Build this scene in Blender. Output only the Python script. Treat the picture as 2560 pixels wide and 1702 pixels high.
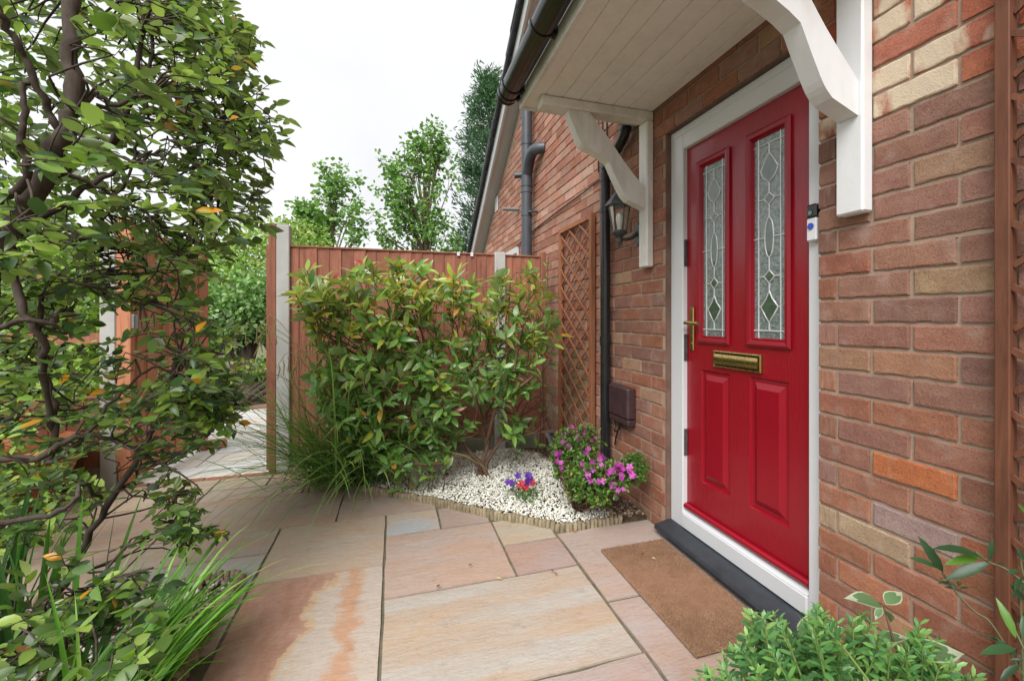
import bpy, math, random
import numpy as np
from mathutils import Vector, Matrix

random.seed(7); rng = np.random.default_rng(11)
for o in list(bpy.data.objects): bpy.data.objects.remove(o)
scn = bpy.context.scene
COLL = scn.collection

# ------------------------------------------------------------------ camera, sky, sun, exposure
CAM_D, CAM_H = 1.42, 1.175                 # distance from the house wall (x = 0), eye height
TH = math.atan2(377, 1155); SN, CS = math.sin(TH), math.cos(TH)
FPX, CPX, CPY = 1155.0, 1362.0, 795.0      # focal length and principal point in photo pixels (2560 wide)
cam_d = bpy.data.cameras.new('camera'); cam = bpy.data.objects.new('camera', cam_d); COLL.objects.link(cam)
cam.location = (-CAM_D, 0, CAM_H); cam.rotation_euler = (math.pi/2, 0, -TH)
cam_d.sensor_width = 36; cam_d.lens = 36*FPX/2560
cam_d.shift_x = -(CPX-1280)/2560; cam_d.shift_y = -(851-CPY)/2560
cam_d.clip_start = .02; cam_d.clip_end = 1000
scn.camera = cam

SUN_EL, SUN_AZ = math.radians(48), math.radians(213)   # azimuth: sun stands to the left and behind the camera
w = bpy.data.worlds.new('World'); scn.world = w; w.use_nodes = True
nt = w.node_tree; nt.nodes.clear()
def N(t, typ, **kw):
    n = t.nodes.new(typ)
    for k, v in kw.items():
        if k.startswith('i_'):
            key = k[2:]; key = int(key) if key.isdigit() else key.replace('_', ' ')
            n.inputs[key].default_value = v
        else: setattr(n, k, v)
    return n
out = N(nt, 'ShaderNodeOutputWorld'); bg = N(nt, 'ShaderNodeBackground'); bg.inputs[1].default_value = .1
sky = N(nt, 'ShaderNodeTexSky', sky_type='NISHITA'); sky.sun_disc = False
sky.sun_elevation = SUN_EL; sky.sun_rotation = SUN_AZ
tc = N(nt, 'ShaderNodeTexCoord'); nz = N(nt, 'ShaderNodeTexNoise'); nz.inputs['Scale'].default_value = 2.6; nz.inputs['Detail'].default_value = 6
cr = N(nt, 'ShaderNodeValToRGB'); cr.color_ramp.elements[0].position = .3; cr.color_ramp.elements[1].position = .75
cr.color_ramp.elements[0].color = (.82, .83, .845, 1); cr.color_ramp.elements[1].color = (1, 1, 1, 1)
vm = N(nt, 'ShaderNodeVectorMath', operation='SCALE'); vm.inputs['Scale'].default_value = 6.1
mx = N(nt, 'ShaderNodeMix', data_type='RGBA'); mx.inputs[0].default_value = .96
L = nt.links.new
L(tc.outputs['Generated'], nz.inputs['Vector']); L(nz.outputs[0], cr.inputs[0]); L(cr.outputs[0], vm.inputs[0])
L(sky.outputs[0], mx.inputs[6]); L(vm.outputs[0], mx.inputs[7]); L(mx.outputs[2], bg.inputs[0]); L(bg.outputs[0], out.inputs[0])
sd = bpy.data.lights.new('sun', 'SUN'); sun = bpy.data.objects.new('sun', sd); COLL.objects.link(sun)
sd.energy = 2.8; sd.angle = math.radians(45); sd.color = (1, .98, .95)
sdir = Vector((math.sin(SUN_AZ)*math.cos(SUN_EL), math.cos(SUN_AZ)*math.cos(SUN_EL), math.sin(SUN_EL)))
sun.rotation_euler = sdir.to_track_quat('Z', 'Y').to_euler(); sun.location = (-3, -1, 6)

scn.view_settings.view_transform = 'Standard'; scn.view_settings.look = 'None'
scn.view_settings.exposure = .9; scn.view_settings.gamma = 1
scn.render.engine = 'CYCLES'
scn.cycles.use_denoising = True
scn.cycles.max_bounces = 8; scn.cycles.diffuse_bounces = 4; scn.cycles.glossy_bounces = 3; scn.cycles.transmission_bounces = 4; scn.cycles.transparent_max_bounces = 6
scn.cycles.sample_clamp_indirect = 6

# ------------------------------------------------------------------ helpers
def ray(px, py):
    a = (px-CPX)/FPX; b = (CPY-py)/FPX
    return SN+CS*a, CS-SN*a, b
def PD(px, py, d):
    r = ray(px, py); return Vector((-CAM_D+r[0]*d, r[1]*d, CAM_H+r[2]*d))
def PG(px, py, z=0):
    r = ray(px, py); t = (z-CAM_H)/r[2]; return Vector((-CAM_D+r[0]*t, r[1]*t, z))
def proj(p):
    X = p[0]+CAM_D; dep = SN*X+CS*p[1]
    if dep < .05: return None
    return CPX+FPX*(CS*X-SN*p[1])/dep, CPY-FPX*(p[2]-CAM_H)/dep, dep

def link(o, parent=None):
    COLL.objects.link(o)
    if parent is not None:
        o.parent = parent
        m = Matrix.Identity(4); q = parent
        while q is not None: m = q.matrix_basis @ m if q.parent is None else q.matrix_parent_inverse @ q.matrix_basis @ m; q = q.parent
        o.matrix_parent_inverse = m.inverted()
    return o
def thing(name, label, cat, loc=(0, 0, 0), group=None):
    o = bpy.data.objects.new(name, None); o.location = loc; o.empty_display_size = .05
    o['label'] = label; o['category'] = cat
    if group: o['group'] = group
    return link(o)
def tag(o, label, cat, group=None):
    o['label'] = label; o['category'] = cat
    if group: o['group'] = group
    return o
def struct(o, label=None):
    o['kind'] = 'structure'
    if label: o['label'] = label
    return o

class MB:
    def __init__(s): s.v = []; s.f = []; s.sm = []
    def add(s, vs, fs, smooth=False):
        b = len(s.v); s.v += [tuple(v) for v in vs]; s.f += [tuple(i+b for i in f) for f in fs]; s.sm += [smooth]*len(fs); return s
    def box(s, x0, x1, y0, y1, z0, z1, bev=0):
        if bev <= 0:
            return s.add([(x0,y0,z0),(x1,y0,z0),(x1,y1,z0),(x0,y1,z0),(x0,y0,z1),(x1,y0,z1),(x1,y1,z1),(x0,y1,z1)],
                  [(0,3,2,1),(4,5,6,7),(0,1,5,4),(1,2,6,5),(2,3,7,6),(3,0,4,7)])
        b = min(bev, .45*min(x1-x0, y1-y0, z1-z0))
        vs = []; idx = {}
        def V(p):
            if p not in idx: idx[p] = len(vs); vs.append(p)
            return idx[p]
        X = ((x0, x0+b), (x1, x1-b)); Y = ((y0, y0+b), (y1, y1-b)); Z = ((z0, z0+b), (z1, z1-b))
        def P(ix, iy, iz, ax):   # vertex of corner lying on face ax
            return V((X[ix][0 if ax == 0 else 1], Y[iy][0 if ax == 1 else 1], Z[iz][0 if ax == 2 else 1]))
        fs = []
        for i in (0, 1):
            fs.append([P(i,0,0,0), P(i,1,0,0), P(i,1,1,0), P(i,0,1,0)][::-1 if i == 0 else 1])
            fs.append([P(0,i,0,1), P(1,i,0,1), P(1,i,1,1), P(0,i,1,1)][::1 if i == 0 else -1])
            fs.append([P(0,0,i,2), P(1,0,i,2), P(1,1,i,2), P(0,1,i,2)][::-1 if i == 0 else 1])
        for i in (0, 1):
            for j in (0, 1):
                e = 1 if (i ^ j) else -1
                fs.append([P(i,j,0,0), P(i,j,1,0), P(i,j,1,1), P(i,j,0,1)][::-e])
                fs.append([P(i,0,j,0), P(i,1,j,0), P(i,1,j,2), P(i,0,j,2)][::e])
                fs.append([P(0,i,j,1), P(1,i,j,1), P(1,i,j,2), P(0,i,j,2)][::-e])
                for k in (0, 1):
                    fs.append([P(i,j,k,0), P(i,j,k,1), P(i,j,k,2)][::1 if (i+j+k) % 2 else -1])
        return s.add(vs, fs)
    def prism(s, pts, ax, a0, a1, smooth=False):
        n = len(pts)
        def mk(p, a):
            return (a, p[0], p[1]) if ax == 0 else (p[0], a, p[1]) if ax == 1 else (p[0], p[1], a)
        vs = [mk(p, a0) for p in pts]+[mk(p, a1) for p in pts]
        s.add(vs, [tuple(range(n))[::-1], tuple(range(n, 2*n))])
        return s.add(vs, [(i, (i+1) % n, (i+1) % n+n, i+n) for i in range(n)], smooth)
    def tube(s, pts, rad, n=8, cap=True, smooth=True):
        pts = [Vector(p) for p in pts]; m = len(pts)
        rad = [rad]*m if not hasattr(rad, '__len__') else rad
        vs = []; ref = None
        for i, p in enumerate(pts):
            d = (pts[min(i+1, m-1)]-pts[max(i-1, 0)])
            d = d.normalized() if d.length > 1e-9 else Vector((0, 0, 1))
            if ref is None: ref = Vector((1, 0, 0)) if abs(d.x) < .8 else Vector((0, 0, 1))
            u = (ref-d*ref.dot(d)).normalized(); ref = u; v = d.cross(u)
            for k in range(n):
                a = 2*math.pi*k/n; vs.append(p+(u*math.cos(a)+v*math.sin(a))*rad[i])
        fs = [(i*n+k, i*n+(k+1) % n, (i+1)*n+(k+1) % n, (i+1)*n+k) for i in range(m-1) for k in range(n)]
        s.add(vs, fs, smooth)
        if cap: s.add(vs[:n], [tuple(range(n))[::-1]]); s.add(vs[-n:], [tuple(range(n))])
        return s
    def lathe(s, c, prof, n=16, smooth=True, ang0=0):
        vs = []
        for r, z in prof:
            for k in range(n):
                a = ang0+2*math.pi*k/n; vs.append((c[0]+r*math.cos(a), c[1]+r*math.sin(a), c[2]+z))
        fs = [(i*n+k, i*n+(k+1) % n, (i+1)*n+(k+1) % n, (i+1)*n+k) for i in range(len(prof)-1) for k in range(n)]
        return s.add(vs, fs, smooth)
    def ring(s, y0, y1, z0, z1, prof, fill=False):
        """mitred rectangular moulding on a plane facing -x: prof = [(inset, x)...]"""
        vs = []
        for i, x in prof: vs += [(x, y0+i, z0+i), (x, y1-i, z0+i), (x, y1-i, z1-i), (x, y0+i, z1-i)]
        fs = [(a*4+k, (a+1)*4+k, (a+1)*4+(k+1) % 4, a*4+(k+1) % 4) for a in range(len(prof)-1) for k in range(4)]
        if fill: b = (len(prof)-1)*4; fs.append((b+3, b+2, b+1, b))
        return s.add(vs, fs)
    def mesh(s, name):
        me = bpy.data.meshes.new(name); me.from_pydata(s.v, [], s.f)
        me.polygons.foreach_set('use_smooth', s.sm); me.update(); return me
    def build(s, name, m, parent=None):
        me = s.mesh(name)
        if m: me.materials.append(m)
        return link(bpy.data.objects.new(name, me), parent)

def smooth_path(pts, k=4):
    P = [np.array(p, float) for p in pts]; P = [2*P[0]-P[1]]+P+[2*P[-1]-P[-2]]
    r = []
    for i in range(1, len(P)-2):
        for t in np.linspace(0, 1, k, endpoint=False):
            a, b, c, d = P[i-1:i+3]
            r.append(.5*((2*b)+(-a+c)*t+(2*a-5*b+4*c-d)*t*t+(-a+3*b-3*c+d)*t**3))
    r.append(P[-2]); return r

def np_mesh(name, V, T, col=None, smooth=False):
    me = bpy.data.meshes.new(name); V = np.asarray(V, np.float32); T = np.asarray(T, np.int32)
    me.vertices.add(len(V)); me.vertices.foreach_set('co', V.ravel())
    me.loops.add(T.size); me.loops.foreach_set('vertex_index', T.ravel())
    me.polygons.add(len(T)); me.polygons.foreach_set('loop_start', np.arange(0, T.size, 3, dtype=np.int32))
    me.polygons.foreach_set('loop_total', np.full(len(T), 3, np.int32))
    me.polygons.foreach_set('use_smooth', np.full(len(T), bool(smooth)))
    me.update(calc_edges=True)
    if col is not None:
        ca = me.color_attributes.new('Col', 'FLOAT_COLOR', 'POINT')
        c = np.ones((len(V), 4), np.float32); c[:, :3] = col; ca.data.foreach_set('color', c.ravel())
    return me

# ------------------------------------------------------------------ materials
def new_mat(name):
    m = bpy.data.materials.new(name); m.use_nodes = True; t = m.node_tree; t.nodes.clear()
    o = N(t, 'ShaderNodeOutputMaterial'); b = N(t, 'ShaderNodeBsdfPrincipled'); t.links.new(b.outputs[0], o.inputs[0])
    return m, t, b
def ramp(t, fac, stops):
    r = N(t, 'ShaderNodeValToRGB'); e = r.color_ramp.elements
    while len(e) > 1: e.remove(e[-1])
    e[0].position = stops[0][0]; e[0].color = (*stops[0][1], 1)
    for p, c in stops[1:]:
        k = e.new(p); k.color = (*c, 1)
    t.links.new(fac, r.inputs[0]); return r.outputs[0]
def g(v): return (v, v, v)
def noise(t, vec, scale, detail=4, rough=.55, w=None, dist=0):
    n = N(t, 'ShaderNodeTexNoise'); n.inputs['Scale'].default_value = scale; n.inputs['Detail'].default_value = detail
    n.inputs['Roughness'].default_value = rough; n.inputs['Distortion'].default_value = dist
    if w is not None: n.noise_dimensions = '4D'; t.links.new(w, n.inputs['W'])
    if vec is not None: t.links.new(vec, n.inputs['Vector'])
    return n.outputs[0]
def mixc(t, a, b, fac, mode='MIX'):
    m = N(t, 'ShaderNodeMix', data_type='RGBA', blend_type=mode)
    for s, v in ((0, fac), (6, a), (7, b)):
        if hasattr(v, 'is_linked') or hasattr(v, 'links'): t.links.new(v, m.inputs[s])
        else: m.inputs[s].default_value = v if s == 0 else (*v, 1)
    return m.outputs[2]
def math_(t, op, a, b=None, c=None):
    m = N(t, 'ShaderNodeMath', operation=op)
    for i, v in enumerate((a, b, c)):
        if v is None: continue
        if hasattr(v, 'links'): t.links.new(v, m.inputs[i])
        else: m.inputs[i].default_value = v
    return m.outputs[0]
def mapping(t, vec, scale=(1, 1, 1), rot=(0, 0, 0), loc=(0, 0, 0)):
    m = N(t, 'ShaderNodeMapping'); m.inputs['Scale'].default_value = scale; m.inputs['Rotation'].default_value = rot; m.inputs['Location'].default_value = loc
    t.links.new(vec, m.inputs[0]); return m.outputs[0]
def bump(t, b, h, strength=.3, dist=.002, prev=None):
    n = N(t, 'ShaderNodeBump'); n.inputs['Strength'].default_value = strength; n.inputs['Distance'].default_value = dist
    t.links.new(h, n.inputs['Height'])
    if prev is not None: t.links.new(prev, n.inputs['Normal'])
    t.links.new(n.outputs[0], b.inputs['Normal']); return n.outputs[0]
def coords(t, kind='Object'):
    return N(t, 'ShaderNodeTexCoord').outputs[kind]
def rnd(t): return N(t, 'ShaderNodeObjectInfo').outputs['Random']

def simple(name, c1, c2=None, rough=.5, scale=8, stretch=(1, 1, 1), bumps=None, spec=.5, metal=0, lo=.35, hi=.68, vary=0, detail=5, coat=0):
    m, t, b = new_mat(name); tcv = coords(t)
    v = mapping(t, tcv, stretch); wv = math_(t, 'MULTIPLY', rnd(t), 37.)
    c2 = c2 or tuple(x*.85 for x in c1)
    n = noise(t, v, scale, detail, .6, wv)
    c = ramp(t, n, [(lo, c1), (hi, c2)])
    if vary:
        k = math_(t, 'MULTIPLY_ADD', rnd(t), vary, 1-vary/2)
        vs = N(t, 'ShaderNodeVectorMath', operation='SCALE'); t.links.new(c, vs.inputs[0]); t.links.new(k, vs.inputs['Scale']); c = vs.outputs[0]
    t.links.new(c, b.inputs['Base Color'])
    b.inputs['Roughness'].default_value = rough; b.inputs['Specular IOR Level'].default_value = spec; b.inputs['Metallic'].default_value = metal
    if coat: b.inputs['Coat Weight'].default_value = coat
    if bumps:
        prev = None
        for (sc, st, dist) in bumps: prev = bump(t, b, noise(t, v, sc, 4, .6, wv), st, dist, prev)
    return m

def brick_mat(name, use_attr=False):
    m, t, b = new_mat(name)
    oi = N(t, 'ShaderNodeObjectInfo'); wv = math_(t, 'MULTIPLY', oi.outputs['Random'], 61.)
    if use_attr:
        at = N(t, 'ShaderNodeAttribute', attribute_name='Col'); col = at.outputs['Color']; patch = None
    else: col = oi.outputs['Color']; patch = oi.outputs['Alpha']
    vec = coords(t)
    dark = mixc(t, col, (.80, .74, .76), 1., 'MULTIPLY')
    n1 = noise(t, mapping(t, vec, (1, .45, 1)), 26, 4, .6, wv)
    c = mixc(t, col, dark, ramp(t, n1, [(.38, g(0)), (.66, g(1))]))
    n2 = noise(t, vec, 210, 4, .75, wv)              # sandy speckle
    c = mixc(t, c, (.55, .52, .52), math_(t, 'MULTIPLY', ramp(t, n2, [(.36, g(1)), (.5, g(0))]), .8), 'MULTIPLY')
    c = mixc(t, c, (1.35, 1.25, 1.15), math_(t, 'MULTIPLY', ramp(t, noise(t, vec, 120, 3, .6, wv), [(.52, g(0)), (.68, g(1))]), .6), 'MULTIPLY')
    if patch is not None:
        n3 = noise(t, mapping(t, vec, (1, 1, .5)), 11, 3, .5, wv, .4)
        pf = math_(t, 'MULTIPLY', ramp(t, n3, [(.42, g(0)), (.54, g(1))]), patch)
        c = mixc(t, c, (.60, .49, .36), pf)
        sep = N(t, 'ShaderNodeSeparateXYZ'); t.links.new(coords(t, 'Generated'), sep.inputs[0])
        def edge(o, wd):
            a = math_(t, 'ABSOLUTE', math_(t, 'SUBTRACT', o, .5)); return math_(t, 'MULTIPLY_ADD', math_(t, 'SUBTRACT', a, .5-wd), 1/wd, 0.)
        e = math_(t, 'MAXIMUM', edge(sep.outputs[1], .035), edge(sep.outputs[2], .12))
        n4 = noise(t, vec, 55, 4, .7, wv)
        ef = math_(t, 'ADD', e, math_(t, 'MULTIPLY_ADD', n4, 2.6, -1.75))
        ef = ramp(t, ef, [(.5, g(0)), (.85, g(.7))])
        c = mixc(t, c, (.46, .15, .065), ef)
        n5 = noise(t, vec, 14, 2, .5, wv)            # lime bloom
        c = mixc(t, c, (.5, .42, .36), math_(t, 'MULTIPLY', ramp(t, n5, [(.54, g(0)), (.76, g(1))]), .28))
    t.links.new(c, b.inputs['Base Color']); b.inputs['Roughness'].default_value = .88; b.inputs['Specular IOR Level'].default_value = .25
    p = bump(t, b, n2, 1., .003); bump(t, b, noise(t, vec, 60, 5, .65, wv), .55, .004, p)
    return m

M = {}
M['brick'] = brick_mat('brick'); M['brick_far'] = brick_mat('brick_far', True)
M['mortar'] = simple('mortar', (.385, .29, .225), (.29, .215, .165), .95, 14, bumps=[(160, .6, .003), (30, .4, .004)], spec=.2)
M['upvc'] = simple('upvc', (.62, .635, .66), (.59, .60, .62), .28, 3)
def painted(name, c, dirt, amt, rough=.5):
    m, t, b = new_mat(name); v = coords(t); wv = math_(t, 'MULTIPLY', rnd(t), 21.)
    a = noise(t, mapping(t, v, (1, 1, .35)), 9, 6, .7, wv); f = noise(t, v, 120, 3, .6, wv)
    cc = mixc(t, c, dirt, math_(t, 'MULTIPLY', ramp(t, a, [(.45, g(0)), (.75, g(1))]), amt))
    cc = mixc(t, cc, dirt, math_(t, 'MULTIPLY', ramp(t, f, [(.62, g(0)), (.72, g(1))]), amt*.8))
    t.links.new(cc, b.inputs['Base Color']); b.inputs['Roughness'].default_value = rough
    p = bump(t, b, noise(t, mapping(t, v, (6, 6, .6)), 40, 4, .6, wv), .25, .0012); bump(t, b, noise(t, v, 15, 3, .5, wv), .2, .002, p)
    return m
M['paint_white'] = painted('paint_white', (.68, .685, .70), (.45, .42, .35), .35)
M['paint_old'] = painted('paint_old', (.78, .765, .745), (.34, .31, .25), .55)
M['soffit'] = painted('soffit', (.85, .815, .79), (.50, .46, .42), .3, .55)
M['black_plastic'] = simple('black_plastic', (.012, .012, .014), (.02, .02, .023), .22, 12, bumps=[(25, .08, .003)])
M['grey_plastic'] = simple('grey_plastic', (.045, .052, .066), (.065, .072, .085), .42, 10, bumps=[(40, .1, .002)])
M['waste_pipe'] = simple('waste_pipe', (.20, .23, .24), (.12, .12, .11), .5, 12)
M['cill'] = simple('cill', (.022, .026, .033), (.035, .04, .048), .42, 14, bumps=[(200, .1, .0008)])
M['roof_tile'] = simple('roof_tile', (.075, .08, .09), (.045, .048, .055), .75, 9, vary=.4, bumps=[(60, .4, .003)])
def wood(name, c1, c2, c3, rough=.75, vary=.35, axis='z', algae=0.):
    m, t, b = new_mat(name); v = coords(t); wv = math_(t, 'MULTIPLY', rnd(t), 53.)
    st = {'z': (1, 1, .07), 'y': (1, .07, 1), 'x': (.07, 1, 1)}[axis]
    gr = noise(t, mapping(t, v, st), 46, 6, .65, wv, .6); bl = noise(t, v, 5, 4, .6, wv)
    kn = noise(t, mapping(t, v, tuple(.3 if s == .07 else 1 for s in st)), 9, 2, .5, wv, 2.2)
    c = ramp(t, gr, [(.28, c3), (.46, c1), (.68, c2)])
    c = mixc(t, c, c3, math_(t, 'MULTIPLY', ramp(t, kn, [(.66, g(0)), (.74, g(1))]), .7))
    c = mixc(t, c, (.62, .6, .6), ramp(t, bl, [(.5, g(0)), (.8, g(.8))]), 'MULTIPLY')
    k = math_(t, 'MULTIPLY_ADD', rnd(t), vary, 1-vary/2)
    vs = N(t, 'ShaderNodeVectorMath', operation='SCALE'); t.links.new(c, vs.inputs[0]); t.links.new(k, vs.inputs['Scale']); c = vs.outputs[0]
    if algae:
        sp = N(t, 'ShaderNodeSeparateXYZ'); t.links.new(v, sp.inputs[0])
        af = math_(t, 'ADD', math_(t, 'MULTIPLY_ADD', sp.outputs[2], -2.4, .75), math_(t, 'MULTIPLY_ADD', bl, 1.6, -.8))
        c = mixc(t, c, (.10, .11, .035), math_(t, 'MULTIPLY', ramp(t, af, [(.2, g(0)), (.8, g(1))]), algae))
    t.links.new(c, b.inputs['Base Color']); b.inputs['Roughness'].default_value = rough; b.inputs['Specular IOR Level'].default_value = .3
    bump(t, b, gr, .35, .0025); return m
M['fence'] = wood('fence', (.275, .105, .066), (.34, .14, .09), (.17, .062, .04), algae=.55)
M['gate'] = wood('gate', (.46, .19, .105), (.52, .24, .14), (.30, .11, .06), .75, .25)
M['trellis'] = wood('trellis', (.29, .115, .055), (.36, .15, .08), (.16, .06, .03), .65, .25)
M['trellis_dark'] = wood('trellis_dark', (.13, .05, .028), (.18, .07, .036), (.07, .026, .016), .6, .2)
M['concrete'] = simple('concrete', (.47, .465, .45), (.36, .355, .34), .9, 5, bumps=[(120, .4, .002)], spec=.2)
M['mossy'] = simple('mossy', (.16, .17, .10), (.26, .25, .20), .9, 7, bumps=[(120, .4, .002)], spec=.2)
m_, t_, b_ = new_mat('door_red')      # grained red composite skin
v_ = coords(t_); gr_ = noise(t_, mapping(t_, v_, (1, 1, .06)), 120, 5, .6, None, .8); gr2_ = noise(t_, mapping(t_, v_, (1, .06, 1)), 120, 5, .6, None, .8)
b_.inputs['Base Color'].default_value = (.27, .0028, .0135, 1); b_.inputs['Roughness'].default_value = .30; b_.inputs['Specular IOR Level'].default_value = .5; b_.inputs['Coat Weight'].default_value = .25; b_.inputs['Coat Roughness'].default_value = .12
bump(t_, b_, gr_, .5, .004); M['red'] = m_
M['red_trim'] = simple('door_red_trim', (.27, .0028, .0135), (.25, .0024, .012), .3, 5, spec=.45)
def brass():
    m, t, b = new_mat('brass'); v = coords(t)
    n = noise(t, v, 90, 5, .7); c = ramp(t, n, [(.35, (.62, .44, .17)), (.7, (.30, .22, .10))])
    t.links.new(c, b.inputs['Base Color']); b.inputs['Metallic'].default_value = 1
    t.links.new(ramp(t, n, [(.3, g(.16)), (.75, g(.45))]), b.inputs['Roughness']); bump(t, b, noise(t, v, 260, 2), .12, .0006); return m
M['brass'] = brass()
M['steel'] = simple('steel', (.35, .35, .36), (.25, .25, .25), .35, 30, metal=1)
M['hinge'] = simple('hinge', (.05, .045, .045), (.1, .1, .1), .4, 30)
def glass(name, c1, c2, sc, st, rough):
    m, t, b = new_mat(name); v = coords(t)
    vo = N(t, 'ShaderNodeTexVoronoi', feature='SMOOTH_F1'); vo.inputs['Scale'].default_value = sc; t.links.new(v, vo.inputs['Vector'])
    n = noise(t, v, sc*.55, 3, .6)
    t.links.new(ramp(t, n, [(.35, c1), (.65, c2)]), b.inputs['Base Color'])
    b.inputs['Roughness'].default_value = rough; b.inputs['Specular IOR Level'].default_value = .9; b.inputs['Coat Weight'].default_value = .35; b.inputs['Coat Roughness'].default_value = .02
    if st: bump(t, b, vo.outputs['Distance'], st, .004)
    return m
M['glass_obscure'] = glass('glass_obscure', (.09, .125, .118), (.24, .29, .28), 150, .5, .12)
M['glass_clear'] = glass('glass_clear', (.05, .085, .06), (.085, .13, .09), 40, 0, .04)
M['came'] = simple('came', (.66, .67, .68), (.5, .5, .52), .3, 60, metal=.2)
def lamp_glass():
    m, t, b = new_mat('lamp_glass'); b.inputs['Base Color'].default_value = (.9, .9, .86, 1); b.inputs['Roughness'].default_value = .12
    b.inputs['Transmission Weight'].default_value = .92; b.inputs['IOR'].default_value = 1.1; return m
M['lamp_glass'] = lamp_glass()
M['lamp_metal'] = simple('lamp_metal', (.03, .036, .042), (.05, .058, .065), .42, 40, bumps=[(150, .2, .001)])
M['bulb'] = simple('bulb', (.8, .8, .76), None, .3)
M['meter'] = simple('meter', (.045, .022, .026), (.065, .035, .038), .4, 20)
M['white_plastic'] = simple('white_plastic', (.72, .73, .75), None, .3)
M['blue'] = simple('blue', (.03, .09, .55), (.02, .05, .4), .2, 20)
def slab_mat(name, kind=0):
    m, t, b = new_mat(name); oi = N(t, 'ShaderNodeObjectInfo'); wv = math_(t, 'MULTIPLY', oi.outputs['Random'], 47.); v = coords(t)
    col = oi.outputs['Color']
    big = noise(t, mapping(t, v, (.55, 1.6, 1), (0, 0, .45)), 2.6, 5, .6, wv, .9)
    c = mixc(t, col, mixc(t, col, (1.06, .92, .82), 1., 'MULTIPLY'), ramp(t, big, [(.38, g(0)), (.62, g(1))]))
    pale = noise(t, v, 3.4, 4, .6, wv); c = mixc(t, c, mixc(t, col, (1.05, 1.1, 1.18), 1., 'MULTIPLY'), ramp(t, pale, [(.5, g(0)), (.72, g(.8))]))
    if kind == 1:      # half red-brown, half cream, rust stain between
        sp = N(t, 'ShaderNodeSeparateXYZ'); t.links.new(v, sp.inputs[0])
        wob = math_(t, 'MULTIPLY_ADD', noise(t, v, 5.5, 5, .6), .36, -.18)
        xx = math_(t, 'ADD', math_(t, 'ADD', sp.outputs[0], wob), math_(t, 'MULTIPLY', sp.outputs[1], -.12))
        rb = mixc(t, (.40, .25, .195), (.32, .165, .115), ramp(t, noise(t, mapping(t, v, (1, .4, 1), (0, 0, -.7)), 9, 6, .7, None, 1.), [(.35, g(0)), (.65, g(1))]))
        cream = mixc(t, (.45, .395, .345), (.42, .34, .285), pale)
        f = ramp(t, math_(t, 'ADD', xx, 2.0), [(.008, g(0)), (.016, g(1))])
        c = mixc(t, rb, cream, f)
        line = ramp(t, math_(t, 'ABSOLUTE', math_(t, 'ADD', xx, 1.975)), [(.002, g(1)), (.03, g(0))]); c = mixc(t, c, (.48, .29, .13), math_(t, 'MULTIPLY', line, .6))
        x2 = math_(t, 'ABSOLUTE', math_(t, 'ADD', math_(t, 'ADD', sp.outputs[0], math_(t, 'MULTIPLY_ADD', noise(t, v, 9, 5, .65), .22, -.11)), 1.59))
        c = mixc(t, c, (.44, .225, .12), math_(t, 'MULTIPLY', ramp(t, x2, [(.015, g(1)), (.055, g(0))]), .75))
    if kind == 2:      # ochre streaks running across
        sk = noise(t, mapping(t, v, (.35, 2.6, 1), (0, 0, -.28)), 3.1, 5, .55, None, .7)
        c = mixc(t, c, (.43, .32, .22), ramp(t, sk, [(.52, g(0)), (.63, g(.75)), (.74, g(.1))]))
        c = mixc(t, c, (.40, .40, .385), ramp(t, noise(t, mapping(t, v, (.35, 2.6, 1), (0, 0, -.28)), 2.2, 4), [(.45, g(0)), (.62, g(.6))]))
    if kind == 3:      # blue-grey with a rusty corner
        c = mixc(t, (.36, .37, .38), (.43, .34, .26), ramp(t, noise(t, v, 5, 4, .6, None, .5), [(.42, g(0)), (.6, g(1))]))
    if kind == 4: pass
    sp_ = noise(t, v, 60, 5, .7, wv); c = mixc(t, c, (.78, .76, .74), math_(t, 'MULTIPLY', ramp(t, sp_, [(.3, g(1)), (.47, g(0))]), .5), 'MULTIPLY')
    fg = noise(t, mapping(t, v, (.4, 3., 1), (0, 0, .4)), 30, 6, .75, wv); c = mixc(t, c, (.80, .74, .68), math_(t, 'MULTIPLY', ramp(t, fg, [(.36, g(1)), (.5, g(0))]), .5), 'MULTIPLY')
    dk = noise(t, v, 11, 6, .75, wv); c = mixc(t, c, (.66, .62, .58), math_(t, 'MULTIPLY', ramp(t, dk, [(.56, g(0)), (.72, g(1))]), .6), 'MULTIPLY')
    t.links.new(c, b.inputs['Base Color'])
    t.links.new(ramp(t, dk, [(.3, g(.52)), (.7, g(.75))]), b.inputs['Roughness']); b.inputs['Specular IOR Level'].default_value = .35
    p = bump(t, b, noise(t, mapping(t, v, (.6, 1.4, 1), (0, 0, .45)), 11, 6, .65, wv), .8, .009); p = bump(t, b, noise(t, mapping(t, v, (.5, 2.2, 1), (0, 0, .45)), 38, 5, .7, wv), .6, .0035, p); bump(t, b, sp_, .5, .0018, p)
    return m
M['slab'] = slab_mat('slab'); M['slab_red'] = slab_mat('slab_red', 1); M['slab_streak'] = slab_mat('slab_streak', 2); M['slab_blue'] = slab_mat('slab_blue', 3)
M['joint'] = simple('joint', (.17, .145, .105), (.09, .085, .05), .95, 22, bumps=[(140, .6, .004)], spec=.15)
M['edging'] = simple('edging', (.32, .26, .175), (.17, .14, .085), .95, 22, vary=.35, bumps=[(140, .5, .003)], spec=.15)
M['soil'] = simple('soil', (.05, .036, .026), (.11, .075, .05), .95, 30, bumps=[(60, 1, .02)], spec=.1)
M['ground'] = simple('ground', (.20, .18, .13), (.10, .13, .05), .95, 1.2, bumps=[(8, .6, .05)], spec=.1)
M['coir'] = simple('coir', (.33, .205, .13), (.24, .14, .085), .95, 16, bumps=[(300, 1, .006)], spec=.1)
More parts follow.
